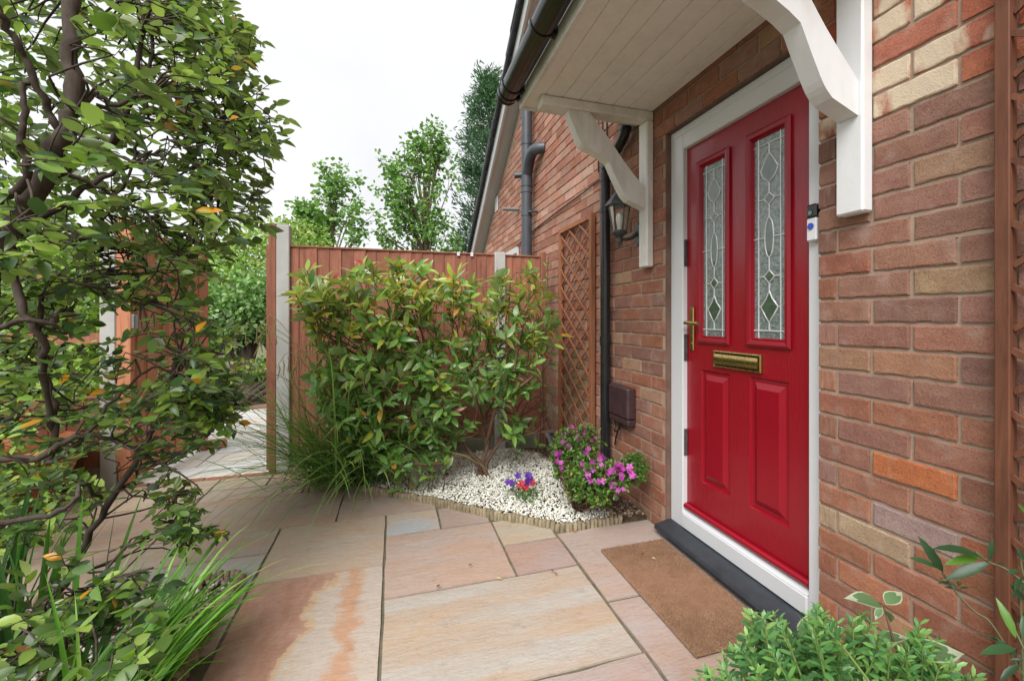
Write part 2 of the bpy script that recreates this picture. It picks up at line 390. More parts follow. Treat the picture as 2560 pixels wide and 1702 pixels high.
M['terracotta'] = simple('terracotta', (.46, .17, .075), (.36, .12, .05), .8, 8, bumps=[(50, .3, .003)])
M['bark'] = simple('bark', (.040, .028, .021), (.085, .067, .054), .85, 26, (1, 1, .4), bumps=[(60, .7, .004)], spec=.25)
M['bark_pale'] = simple('bark_pale', (.16, .12, .08), (.10, .075, .05), .85, 30, bumps=[(60, .5, .003)], spec=.2)
M['bark_red'] = simple('bark_red', (.13, .065, .045), (.17, .11, .075), .8, 30, spec=.25)
def leaf_mat(name, rough=.42, trans=.32, under=None, spec=.5, veins=True):
    m, t, b = new_mat(name); at = N(t, 'ShaderNodeAttribute', attribute_name='Col'); c = at.outputs['Color']
    v = coords(t); n = noise(t, v, 55, 3, .6); c = mixc(t, c, (.7, .75, .7), ramp(t, n, [(.4, g(0)), (.7, g(.55))]), 'MULTIPLY')
    if under:
        ge = N(t, 'ShaderNodeNewGeometry'); c2 = mixc(t, c, under, .5); c = mixc(t, c, c2, ge.outputs['Backfacing'])
    t.links.new(c, b.inputs['Base Color']); b.inputs['Roughness'].default_value = rough; b.inputs['Specular IOR Level'].default_value = spec
    tr = N(t, 'ShaderNodeBsdfTranslucent'); t.links.new(mixc(t, c, (1.35, 1.5, .7), 1., 'MULTIPLY'), tr.inputs[0])
    ms = N(t, 'ShaderNodeMixShader'); ms.inputs[0].default_value = trans
    o = [x for x in t.nodes if x.type == 'OUTPUT_MATERIAL'][0]
    t.links.new(b.outputs[0], ms.inputs[1]); t.links.new(tr.outputs[0], ms.inputs[2]); t.links.new(ms.outputs[0], o.inputs[0])
    return m
M['leaf'] = leaf_mat('leaf', .36, .42, (.20, .23, .12), .6); M['leaf_gloss'] = leaf_mat('leaf_gloss', .22, .32, (.24, .28, .15), .7)
M['leaf_far'] = leaf_mat('leaf_far', .55, .3); M['petal'] = leaf_mat('petal', .55, .3); M['blade'] = leaf_mat('blade', .42, .35)
M['stone'] = leaf_mat('stone', .8, 0., None, .3)

# ------------------------------------------------------------------ leaf tools
def leaf_shape(wd, fold=.25, curl=.18, tip=1.0, rows=(0, .14, .36, .62, .84, 1), belly=.45):
    V = []; T = []
    for i, t in enumerate(rows):
        s = (t/belly) if t < belly else ((1-t)/(1-belly))
        h = wd*.5*math.sin(max(0, min(1, s))*math.pi/2)**(.75 if t < belly else tip)
        z = -curl*t*t
        if i in (0, len(rows)-1): V.append((0, t, z))
        else: V += [(-h, t, z+fold*h), (0, t, z), (h, t, z+fold*h)]
    n = len(rows)
    T += [(0, 2, 1), (0, 3, 2)]
    for i in range(n-3):
        a = 1+3*i; b = a+3
        T += [(a, a+1, b+1), (a, b+1, b), (a+1, a+2, b+2), (a+1, b+2, b+1)]
    a = 1+3*(n-3); e = a+3
    T += [(a, a+1, e), (a+1, a+2, e)]
    return np.array(V, float), np.array(T, int)
LEAF = {
 'oval': leaf_shape(.56, .18, .14, .8), 'lance': leaf_shape(.36, .22, .2, .9, belly=.52), 'narrow': leaf_shape(.24, .3, .25, .9, belly=.5),
 'oval2': leaf_shape(.50, .5, .38, .9), 'oval3': leaf_shape(.60, .05, -.12, .75), 'lance2': leaf_shape(.33, .55, .45, .9, belly=.5), 'lance3': leaf_shape(.38, .1, -.1, .85, belly=.52), 'small': leaf_shape(.5, .2, .1, .8, rows=(0, .3, .7, 1)), 'lobed': leaf_shape(.95, .1, .15, .6, rows=(0, .25, .6, 1)), 'hebe': leaf_shape(.34, .25, .1, .7, rows=(0, .25, .7, 1), belly=.55),
 'petal': leaf_shape(.75, -.15, .25, .6, rows=(0, .4, .8, 1), belly=.65), 'far': leaf_shape(.6, .2, .2, .8, rows=(0, .5, 1)) if False else leaf_shape(.7, .2, .2, .8, rows=(0, .35, .7, 1)),
 'wide': leaf_shape(.58, .22, .22, 1.25, belly=.38, rows=(0, .08, .22, .4, .58, .76, .9, 1))}
def unit(a): return a/np.maximum(np.linalg.norm(a, axis=-1, keepdims=True), 1e-9)
class Foliage:
    def __init__(s): s.p = []; s.d = []; s.n = []; s.s = []; s.c = []
    def add(s, p, d, n, size, c): s.p.append(tuple(p)); s.d.append(tuple(d)); s.n.append(tuple(n)); s.s.append(size); s.c.append(c)
    def build(s, parent, shape, mat, palette, singles=300, name='leaf', rest='foliage', jitter=.16, border=None):
        if isinstance(shape, tuple):
            for k, sh in enumerate(shape):
                f = Foliage(); f.p, f.d, f.n, f.s, f.c = s.p[k::len(shape)], s.d[k::len(shape)], s.n[k::len(shape)], s.s[k::len(shape)], s.c[k::len(shape)]
                f.build(parent, sh, mat, palette, singles//len(shape), name, rest, jitter)
            return
        base, T = LEAF[shape]
        p = np.array(s.p, float); y = unit(np.array(s.d, float)); n = np.array(s.n, float); sz = np.array(s.s, float); c = np.array(s.c, int)
        z = n-(n*y).sum(1, keepdims=True)*y; bad = np.linalg.norm(z, axis=1) < 1e-4; z[bad] += [.3, .2, .7]; z = unit(z-(z*y).sum(1, keepdims=True)*y); x = np.cross(y, z)
        pal = np.array(palette, float)
        pick = np.zeros(len(p), bool)
        if singles:
            q = p+y*sz[:, None]*.5; X = q[:, 0]+CAM_D; dep = SN*X+CS*q[:, 1]; dep = np.where(dep < .05, 99, dep)
            u = CPX+FPX*(CS*X-SN*q[:, 1])/dep; vv = CPY-FPX*(q[:, 2]-CAM_H)/dep
            view = unit(q-np.array([-CAM_D, 0, CAM_H])); face = np.abs((z*view).sum(1))*.8+.2
            score = sz/dep*face*((u > 8) & (u < 2552) & (vv > 8) & (vv < 1694))
            k = min(singles, int((score > 0).sum())); pick[np.argsort(-score)[:k]] = True
            cache = {}
            for i in np.nonzero(pick)[0]:
                ck = int(c[i])*3+int(rng.integers(3))
                if ck not in cache:
                    cc = np.clip(pal[c[i]]*(1+rng.uniform(-jitter, jitter))*(1+rng.uniform(-.05, .05, 3)), 0, 1)
                    col = np.tile(cc, (len(base), 1))
                    if border is not None and palette[c[i]] in border[0]: col[:] = cc
                    me = np_mesh(name, base, T, col, True); me.materials.append(mat); cache[ck] = me
                o = bpy.data.objects.new(name, cache[ck])
                mtx = np.eye(4); mtx[:3, 0] = x[i]*sz[i]; mtx[:3, 1] = y[i]*sz[i]; mtx[:3, 2] = z[i]*sz[i]; mtx[:3, 3] = p[i]
                link(o, parent); o.matrix_basis = Matrix(mtx.tolist())
        r = np.nonzero(~pick)[0]
        if len(r):
            V = p[r, None]+sz[r, None, None]*(base[None, :, 0:1]*x[r, None]+base[None, :, 1:2]*y[r, None]+base[None, :, 2:3]*z[r, None])
            nb = len(base); TT = (T[None]+(np.arange(len(r))*nb)[:, None, None]).reshape(-1, 3)
            cc = np.clip(pal[c[r]]*(1+rng.uniform(-jitter, jitter, (len(r), 1))), 0, 1); col = np.repeat(cc, nb, 0)
            me = np_mesh(rest, V.reshape(-1, 3), TT, col, True); me.materials.append(mat)
            o = link(bpy.data.objects.new(rest, me), parent); o['kind'] = 'stuff'; return o
def rv(s=1.): return Vector(rng.normal(0, s, 3))

# ------------------------------------------------------------------ the setting: ground, paving, soil, gravel beds
MB().add([(-400, -400, -.06), (400, -400, -.06), (400, 400, -.06), (-400, 400, -.06)], [(0, 1, 2, 3)])
gm = MB(); gm.add([(-400, -400, -.06), (400, -400, -.06), (400, 400, -.06), (-400, 400, -.06)], [(0, 1, 2, 3)])
struct(gm.build('ground', M['ground']))
pav = MB().box(-4.2, .3, -1.2, 3.955, -.05, -.009).build('paving', M['joint']); struct(pav, 'sandstone paving of mixed slabs in front of the door')
def slab(x0, x1, y0, y1, col, mat='slab', parent=pav, z=0.0):
    gp = .0065; x0 += gp; x1 -= gp; y0 += gp; y1 -= gp
    nx = max(2, int((x1-x0)/.11)); ny = max(2, int((y1-y0)/.11)); vs = []; fs = []
    tilt = rng.normal(0, .0012, 2)
    for j in range(ny+1):
        for i in range(nx+1):
            x = x0+(x1-x0)*i/nx; y = y0+(y1-y0)*j/ny; e = i in (0, nx) or j in (0, ny)
            vs.append((x+(rng.normal(0, .0016) if e else 0), y+(rng.normal(0, .0016) if e else 0), z+tilt[0]*(x-x0)+tilt[1]*(y-y0)+rng.normal(0, .0007)-(.003 if e else 0)))
    for j in range(ny):
        for i in range(nx): a = j*(nx+1)+i; fs.append((a, a+1, a+nx+2, a+nx+1))
    mb = MB(); mb.add(vs, fs, True)
    loop = [i for i in range(nx)]+[nx+j*(nx+1) for j in range(ny)]+[ny*(nx+1)+i for i in range(nx, 0, -1)]+[j*(nx+1) for j in range(ny, 0, -1)]
    bot = len(vs); k = len(loop); vb = [vs[i] for i in loop]+[(vs[i][0], vs[i][1], -.03+z) for i in loop]
    mb.add(vb, [(i, i+k, (i+1) % k+k, (i+1) % k) for i in range(k)])
    o = mb.build('slab', M[mat], parent); o.color = (*col, 1); return o
BEI, PNK, BUF, GRY, ROS = (.385, .33, .275), (.37, .30, .265), (.39, .335, .265), (.36, .345, .33), (.345, .26, .235)
slab(-2.02, -1.465, 1.44, 2.34, BEI, 'slab_red'); slab(-1.465, -.58, 1.44, 2.05, BEI, 'slab_streak')
slab(-1.465, -.885, 2.05, 2.64, (.38, .305, .265)); slab(-.885, -.58, 2.05, 2.345, ROS); slab(-.885, -.58, 2.345, 2.64, (.38, .335, .265))
slab(-1.465, -1.17, 2.64, 2.925, GRY, 'slab_blue'); slab(-1.17, -.885, 2.64, 2.925, (.335, .27, .235)); slab(-2.02, -1.465, 2.34, 2.925, (.39, .325, .265))
slab(-2.31, -2.02, 2.63, 2.925, PNK); slab(-2.62, -2.02, 2.34, 2.63, GRY); slab(-2.62, -2.31, 2.63, 2.925, BEI)
slab(-2.62, -1.74, 2.925, 3.475, (.37, .295, .25)); slab(-1.74, -1.17, 2.925, 3.2, (.35, .285, .245)); slab(-1.74, -1.17, 3.2, 3.475, (.335, .275, .24))
slab(-2.62, -2.013, 3.475, 3.70, (.37, .31, .265)); slab(-2.013, -1.45, 3.475, 3.70, (.33, .275, .235)); slab(-2.62, -2.28, 3.70, 3.95, BUF); slab(-2.28, -1.7, 3.70, 3.95, PNK)
slab(-.578, -.005, 1.745, 2.385, (.36, .29, .255)); slab(-.578, -.005, 1.135, 1.745, (.36, .30, .275)); slab(-1.19, -.58, .83, 1.44, (.37, .30, .275)); slab(-2.02, -1.19, .83, 1.44, PNK)
slab(-.578, -.005, .5, 1.135, BEI); slab(-1.19, -.58, .2, .83, BUF); slab(-2.02, -1.19, .2, .83, ROS)
slab(-3.2, -2.62, 2.34, 2.925, PNK); slab(-3.2, -2.62, 2.925, 3.475, (.37, .29, .25)); slab(-3.2, -2.62, 3.475, 3.95, BUF); slab(-3.8, -3.2, 2.34, 3.2, PNK); slab(-3.8, -3.2, 3.2, 3.95, ROS)
slab(-4.2, -3.8, 2.34, 3.2, BEI); slab(-4.2, -3.8, 3.2, 3.95, PNK)
slab(-2.62, -2.02, 1.9, 2.34, ROS)
# brick strip at the gateway and pale path beyond
thr = MB().box(-3.2, -2.27, 3.957, 4.03, -.04, -.008).build('gateway_strip', M['mortar']); struct(thr, 'narrow brick strip across the gateway')
for i in range(4):
    b = MB().box(-3.19+i*.23, -2.97+i*.23, 3.962, 4.022, -.02, -.002+.002*(i % 2), .004).build('brick', M['brick'], thr); b.color = (.30, .15, .10, 0)
path = MB().box(-3.9, -1.6, 4.032, 7.3, -.06, -.014).build('path', M['joint']); struct(path, 'pale grey slab path beyond the gate')
PC = [(.64, .65, .64), (.62, .635, .635), (.66, .66, .645), (.61, .63, .64)]
k = 0
for y0, y1, xs in [(4.035, 4.35, (-3.9, -3.05, -2.3, -1.6)), (4.35, 4.95, (-3.9, -2.92, -2.2, -1.6)), (4.95, 5.55, (-3.9, -3.25, -2.6, -1.6)), (5.55, 6.2, (-3.9, -3.05, -2.3, -1.6)), (6.2, 6.9, (-3.9, -3.2, -2.5, -1.6))]:
    for a, b in zip(xs, xs[1:]): slab(a, b, y0, y1, PC[k % 4], 'slab', path, -.006); k += 1
struct(MB().box(-4.3, -1.2, 6.9, 7.15, -.06, .01).build('gravel_strip', simple('redgravel', (.32, .17, .11), (.2, .12, .09), .9, 40, bumps=[(70, 1, .02)])), 'red brown gravel strip at the end of the path')

# gravel bed to the right, in front of the fence
BED = [(-2.15, 3.93), (-1.764, 3.54), (-1.45, 3.265), (-1.155, 3.01), (-.884, 2.735), (-.576, 2.475), (-.50, 2.42), (-.21, 2.415), (-.235, 2.65), (-.232, 3.4), (-.28, 3.72), (-.42, 3.95)]
def inside(p, poly):
    c = False; n = len(poly)
    for i in range(n):
        a, b = poly[i], poly[(i+1) % n]
        if (a[1] > p[1]) != (b[1] > p[1]) and p[0] < (b[0]-a[0])*(p[1]-a[1])/(b[1]-a[1])+a[0]: c = not c
    return c
def sheet(name, poly, z, mat, label):
    n = len(poly); mb = MB(); mb.add([(*p, z) for p in poly]+[(*p, -.02) for p in poly], [tuple(range(n))]+[(i, i+n, (i+1) % n+n, (i+1) % n) for i in range(n)])
    return struct(mb.build(name, mat), label)
def ccw(poly):
    a = sum(poly[i][0]*poly[(i+1) % len(poly)][1]-poly[(i+1) % len(poly)][0]*poly[i][1] for i in range(len(poly)))
    return poly if a > 0 else poly[::-1]
sheet('soil', ccw([(-2.3, 4.1), (-2.0, 3.82), (-.5, 2.44), (-.005, 2.40), (-.005, 4.6), (-.3, 4.6), (-.4, 4.1)]), .012, M['soil'], 'dark soil under the gravel and along the house wall')
def stones(name, poly, n, size, pal, z0, zr, label, wts=None, keep=None):
    t = (1+5**.5)/2
    ico = unit(np.array([(-1,t,0),(1,t,0),(-1,-t,0),(1,-t,0),(0,-1,t),(0,1,t),(0,-1,-t),(0,1,-t),(t,0,-1),(t,0,1),(-t,0,-1),(-t,0,1)], float))
    F = np.array([(0,11,5),(0,5,1),(0,1,7),(0,7,10),(0,10,11),(1,5,9),(5,11,4),(11,10,2),(10,7,6),(7,1,8),(3,9,4),(3,4,2),(3,2,6),(3,6,8),(3,8,9),(4,9,5),(2,4,11),(6,2,10),(8,6,7),(9,8,1)])
    xs = [p[0] for p in poly]; ys = [p[1] for p in poly]; P = []
    while len(P) < n:
        q = (rng.uniform(min(xs), max(xs)), rng.uniform(min(ys), max(ys)))
        if inside(q, poly) and (keep is None or keep(q)): P.append((*q, z0+rng.uniform(0, zr)))
    P = np.array(P); S = size*rng.lognormal(0, .28, n)
    A = rng.normal(size=(n, 3, 3)); Q = np.linalg.qr(A)[0]*rng.uniform(.6, 1.1, (n, 1, 3))
    V = P[:, None]+S[:, None, None]*np.einsum('nij,kj->nki', Q, ico)*rng.uniform(.82, 1.12, (n, 12, 1))
    pal = np.array(pal); c = pal[rng.choice(len(pal), n, p=wts)]*rng.uniform(.85, 1.1, (n, 1))
    me = np_mesh(name, V.reshape(-1, 3), (F[None]+(np.arange(n)*12)[:, None, None]).reshape(-1, 3), np.repeat(np.clip(c, 0, 1), 12, 0))
    me.materials.append(M['stone']); o = link(bpy.data.objects.new(name, me)); o['kind'] = 'stuff'; o['label'] = label; return o
stones('white_gravel', BED, 19000, .0056, [(.86, .84, .77), (.78, .77, .66), (.88, .87, .83), (.70, .66, .53), (.24, .15, .09)], .017, .022, 'white gravel chippings covering the triangular bed', [.42, .22, .24, .08, .04])
stones('bark_chippings', [(-.2, 2.42), (-.01, 2.42), (-.01, 4.2), (-.2, 4.2)], 1500, .011, [(.10, .06, .04), (.18, .11, .07), (.30, .22, .16), (.05, .035, .03), (.40, .32, .26)], .012, .012, 'dark bark chippings on the soil beside the house', [.4, .25, .12, .15, .08])
LBED = [(-4.2, .3), (-2.10, .3), (-2.10, 2.40), (-4.2, 2.42)]
sheet('soil_bed', ccw(LBED), .01, M['soil'], 'dark soil of the planting bed under the tree')
stones('mixed_gravel', LBED, 6500, .009, [(.50, .46, .42), (.33, .24, .22), (.16, .10, .08), (.62, .58, .54), (.24, .2, .19)], .012, .018, 'mixed grey and brown gravel on the left bed', [.25, .2, .2, .15, .2], lambda q: q[0] > -3.3 and q[1] > .9)

# log-roll concrete edging
lm = MB()
pts = [(.0125*math.cos(a), .0125*math.sin(a)) for a in np.linspace(0, 2*math.pi, 9)[:-1]]
for k_, (sc, z) in enumerate([(1, -.02), (1, .034), (.82, .041), (.4, .044)]):
    lm.v += [(x*sc*1.7, y*sc, z) for x, y in pts]
n8 = 8; lm.f = [(i*n8+k, i*n8+(k+1) % n8, (i+1)*n8+(k+1) % n8, (i+1)*n8+k) for i in range(3) for k in range(n8)]+[tuple(range(24, 32))]; lm.sm = [True]*len(lm.f)
LOGM = lm.mesh('log'); LOGM.materials.append(M['edging'])
def edging(label, path):
    t = thing('log_roll_edging', label, 'edging', (*path[0], 0), 'log roll bed edgings')
    for a, b in zip(path, path[1:]):
        a, b = Vector(a), Vector(b); n = max(1, int((b-a).length/.0235)); ang = math.atan2((b-a).y, (b-a).x)
        for i in range(n):
            p = a+(b-a)*((i+.5)/n); o = bpy.data.objects.new('log', LOGM); o.location = (p.x+rng.normal(0, .002), p.y+rng.normal(0, .002), rng.normal(-.004, .004)); o.rotation_euler = (rng.normal(0, .05), rng.normal(0, .05), ang+math.pi/2)
            o.scale = (1, 1.05*(b-a).length/n/.025, 1); link(o, t)
edging('scalloped concrete edging along the front of the white gravel bed', [(-2.18, 3.95), (-1.78, 3.525), (-1.46, 3.245), (-1.165, 2.99), (-.894, 2.715), (-.585, 2.455), (-.52, 2.40), (-.175, 2.395)])
edging('mossy concrete edging between white gravel and house wall', [(-.195, 2.44), (-.222, 2.65), (-.215, 3.4), (-.26, 3.74), (-.36, 3.9)])
edging('scalloped concrete edging of the left planting bed', [(-2.085, .9), (-2.085, 1.95), (-2.07, 2.40), (-2.5, 2.42), (-3.3, 2.42)])

# ------------------------------------------------------------------ the house
house = thing('brick_house', 'red brick house with red front door and white canopy', 'house', (0, 1.7, 0))
CH = .0789; Z0 = .0537; BL = .2366; JT = .0092
DY0, DY1, DZ1 = 1.2475, 2.2138, 2.21            # door opening
RS = .60; RY, RZ = 5.359, 3.698                  # verge line on the wall
def verge_z(y): return RZ-RS*(y-RY)
wl = MB(); xw = .0065
prof = [(-1.2, -.05), (-1.2, 6.9), (.2, verge_z(.2)), (9.2, verge_z(9.2)), (9.2, -.05), (DY1+.004, -.05), (DY1+.004, DZ1), (DY0-.004, DZ1), (DY0-.004, -.05)]
wl.prism(prof[::-1], 0, xw, .28)
wall = wl.build('wall', M['mortar'], house)
def brick_mesh():
    mb = MB(); ny, nz = 12, 3; vs = []; fs = []; L_, Hh = BL-JT, CH-JT
    ey = [-L_/2, -L_/2+.006]+[-L_/2+.006+(L_-.012)*q/(ny-2) for q in range(1, ny-2)]+[L_/2-.006, L_/2]; ez = [-Hh/2, -Hh/2+.005, Hh/2-.005, Hh/2]
    for j in range(nz+1):
        for i in range(ny+1):
            e = (i in (0, ny)) or (j in (0, nz)); y = ey[i]; z = ez[j]
            if e:
                y += (.005 if i == 0 else -.005 if i == ny else 0)*rng.uniform(0, 1.0); z += (.0042 if j == 0 else -.0042 if j == nz else 0)*rng.uniform(0, 1.)**2
            vs.append((rng.normal(0, .0003)+(.0016 if e else 0), y, z))
    for j in range(nz):
        for i in range(ny): a = j*(ny+1)+i; fs.append((a, a+ny+1, a+ny+2, a+1))
    loop = [i for i in range(ny)]+[ny+j*(ny+1) for j in range(nz)]+[nz*(ny+1)+i for i in range(ny, 0, -1)]+[j*(ny+1) for j in range(nz, 0, -1)]
    k = len(loop); outer = []
    for i in loop:
        v = vs[i]; outer.append((.0070, max(-L_/2, min(L_/2, v[1]*1.02)), max(-Hh/2, min(Hh/2, v[2]*1.06))))
    b = len(vs); vs2 = vs+outer+[(.1, p[1], p[2]) for p in outer]
    for i in range(k):
        j = (i+1) % k; fs.append((loop[i], loop[j], b+j, b+i)); fs.append((b+i, b+j, b+k+j, b+k+i))
    mb.add(vs2, fs, False); return mb
BRV = []
for i in range(8):
    me = brick_mesh().mesh('brick'); me.materials.append(M['brick']); BRV.append(me)
TINT = [(.315, .150, .103), (.345, .148, .092), (.29, .150, .112), (.36, .175, .115), (.375, .235, .155), (.32, .185, .145), (.44, .155, .07)]
SPECIAL = [(.935, .725, (.46, .16, .065)), (1.13, .50, (.42, .31, .20)), (.96, .575, (.36, .26, .235)), (.83, 1.26, (.34, .23, .14)), (1.12, 1.03, (.33, .19, .12)), (.86, 1.03, (.36, .19, .115))]
def tint(y, z):
    pt = 0.
    if y < 1.2 and z > 1.77:
        c = [(.42, .125, .07), (.40, .15, .10), (.45, .16, .09)][rng.integers(3)]; pt = 1. if rng.random() < .75 else 0.
    elif y < 1.25:
        c = TINT[rng.choice(7, p=[.32, .22, .2, .12, .06, .08, 0.])]
        for (sy, sz, sc) in SPECIAL:
            if abs(y-sy) < .118 and abs(z-sz) < .0395: return sc, 0.
        if .95 < z and rng.random() < .65: c = [(.30, .160, .120), (.275, .152, .118), (.325, .170, .118)][rng.integers(3)]
        if z < .62: c = tuple(a*b for a, b in zip(c, (1.10, 1.0, .88)))
    elif y > 2.9 and 2.1 < z < 2.36:
        c = [(.47, .26, .19), (.50, .33, .25), (.40, .19, .13)][rng.integers(3)]
    elif y > 2.9:
        c = [(.37, .185, .13), (.33, .15, .10), (.41, .23, .165), (.36, .21, .16)][rng.integers(4)]
        if y > 3.2 and z < .95 and rng.random() < .75: c = [(.33, .24, .14), (.28, .21, .12), (.38, .28, .18)][rng.integers(3)]
    else: c = TINT[rng.choice(7, p=[.29, .18, .19, .13, .14, .06, .01])]
    k = rng.uniform(.84, 1.10)*(1.1 if y > 2.9 else 1.); return tuple(v*k*rng.uniform(.97, 1.03) for v in c), pt
bricks = []
special = {}
for cidx in range(0, 58):
    zb = Z0+(cidx-1)*CH; zc = zb+CH/2
    off = 1.0585 if cidx % 2 else 1.1775
    y = off-BL*9
    while y < 9.0:
        a, b = y+JT/2, y+BL-JT/2; y += BL
        if b < -.25: continue
        segs = [(a, b)]
        if zb+JT < DZ1-.02:
            segs = []
            if a < DY0: segs.append((a, min(b, DY0)))
            if b > DY1: segs.append((max(a, DY1), b))
            if a >= DY0 and b <= DY1: segs = []
        for s0, s1 in segs:
            if s1-s0 < .028: continue
            if zc+CH/2 > verge_z(s1)-.02: continue
            if zc > 3.2 and s0 < 2.0: continue
            bricks.append((s0, s1, zc))
sc_ = []
for (a, b, z) in bricks:
    q = proj((0, (a+b)/2, z))
    if q is None: sc_.append(0); continue
    u, v, d = q; hid = (z > 2.36 and (a+b)/2 < 2.5) or (u > 2510) or (1525 > u > 1490 and False)
    sc_.append(0 if (u < 0 or u > 2620 or v < -60 or v > 1760 or hid) else (b-a)*proj((0, a, z))[0]*0+(b-a)/d/d*max(.1, (u-985)/1215))
order = np.argsort(-np.array(sc_)); top = set(order[:300].tolist())
FV, FT, FC = [], [], []
for i, (a, b, z) in enumerate(bricks):
    c, pt = tint((a+b)/2, z); me = BRV[rng.integers(8)]
    if i in top:
        o = bpy.data.objects.new('brick', me); o.location = (rng.normal(0, .0012), (a+b)/2, z); o.scale = (1, (b-a)/(BL-JT), 1)
        if rng.random() < .5 and b-a > .2: o.rotation_euler = (rng.normal(0, .008), 0, rng.normal(0, .006))
        o.color = (*c, pt); link(o, wall)
    else:
        base = len(FV); y0, y1, z0, z1 = a, b, z-(CH-JT)/2, z+(CH-JT)/2; dx = rng.normal(0, .001)
        FV += [(dx, y0+.002, z0+.002), (dx, y1-.002, z0+.002), (dx, y1-.002, z1-.002), (dx, y0+.002, z1-.002), (.1, y0, z0), (.1, y1, z0), (.1, y1, z1), (.1, y0, z1)]
        FT += [(base, base+3, base+2), (base, base+2, base+1)]
        for p, q in ((0, 1), (1, 2), (2, 3), (3, 0)): FT += [(base+p, base+q, base+q+4), (base+p, base+q+4, base+p+4)]
        FC += [c]*8
me = np_mesh('far_bricks', FV, FT, np.array(FC)); me.materials.append(M['brick_far']); o = link(bpy.data.objects.new('far_bricks', me), wall); o['kind'] = 'stuff'

# door frame, cill, leaf
FX = .033; LX = .060
dfr = MB()
dfr.box(FX, .12, 2.098, DY1-.006, .068, 2.181, .004); dfr.box(FX, .12, DY0+.006, 1.319, .068, 2.181, .004)
dfr.box(FX+.001, .12, 1.319, 2.098, 2.068, 2.181, .004); dfr.box(FX-.008, .118, 1.319, 2.098, .072, .150, .006)
dfr.box(FX-.004, .117, DY0+.02, DY1-.012, 2.144, 2.1815, .003)
dfr.prism([(FX-.006, .151), (FX+.03, .168), (FX+.06, .168), (FX+.06, .151)], 1, 1.3195, 2.0975)
frame = dfr.build('door_frame', M['upvc'], house)
for za in (.52, 1.02, 1.52): MB().box(FX+.005, FX+.025, 2.090, 2.0965, za-.07, za+.07, .002).build('lock_keep', M['hinge'], frame)
MB().box(.004, .1, DY1-.006, DY1+.003, .07, 2.2, 0).build('sealant', simple('sealant', (.12, .065, .045), (.2, .12, .09), .8), frame)
MB().box(.004, .1, DY0+.02, DY1-.007, 2.183, 2.208, 0).build('sealant', simple('sealant_head', (.10, .06, .045), (.16, .10, .08), .8), frame)
cl = MB(); cl.prism([(-.068, .028), (-.070, .040), (-.062, .052), (FX-.01, .070), (.12, .070), (.12, .02), (-.03, .02), (-.03, .028)], 1, 1.215, 2.2138)
cl.box(-.02, .1, 1.23, 2.20, -.02, .0195)
cl.build('door_cill', M['cill'], house)
lf = MB(); LY0, LY1, LZ0, LZ1 = 1.319, 2.0975, .171, 2.0665
GL = (1.765, 2.002, 1.052, 1.966); GR = (1.418, 1.655, 1.055, 1.970)
PL = (1.768, 1.978, .347, .915); PR = (1.432, 1.644, .349, .921)
ys = sorted({LY0, LY1, GL[0], GL[1], GR[0], GR[1], PL[0], PL[1], PR[0], PR[1]}); zs = sorted({LZ0, LZ1, GL[2], GL[3], GR[2], GR[3], PL[2], PL[3], PR[2], PR[3]})
vid = {}; V_ = []; F_ = []
def vv(y, z):
    if (y, z) not in vid: vid[(y, z)] = len(V_); V_.append((LX, y, z))
    return vid[(y, z)]
for ya, yb in zip(ys, ys[1:]):
    for za, zb in zip(zs, zs[1:]):
        yc, zc = (ya+yb)/2, (za+zb)/2
        if any(r[0] < yc < r[1] and r[2] < zc < r[3] for r in (GL, GR, PL, PR)): continue
        F_.append((vv(ya, za), vv(ya, zb), vv(yb, zb), vv(yb, za)))
lf.add(V_, F_)
lf.ring(LY0, LY1, LZ0, LZ1, [(0, .10), (0, LX)])
leaf = lf.build('door', M['red'], house); leaf['label'] = 'glossy red panelled front door with two leaded glass panes'
def came_tube(mb, pts, r=.0036): mb.tube(pts, r, 6)
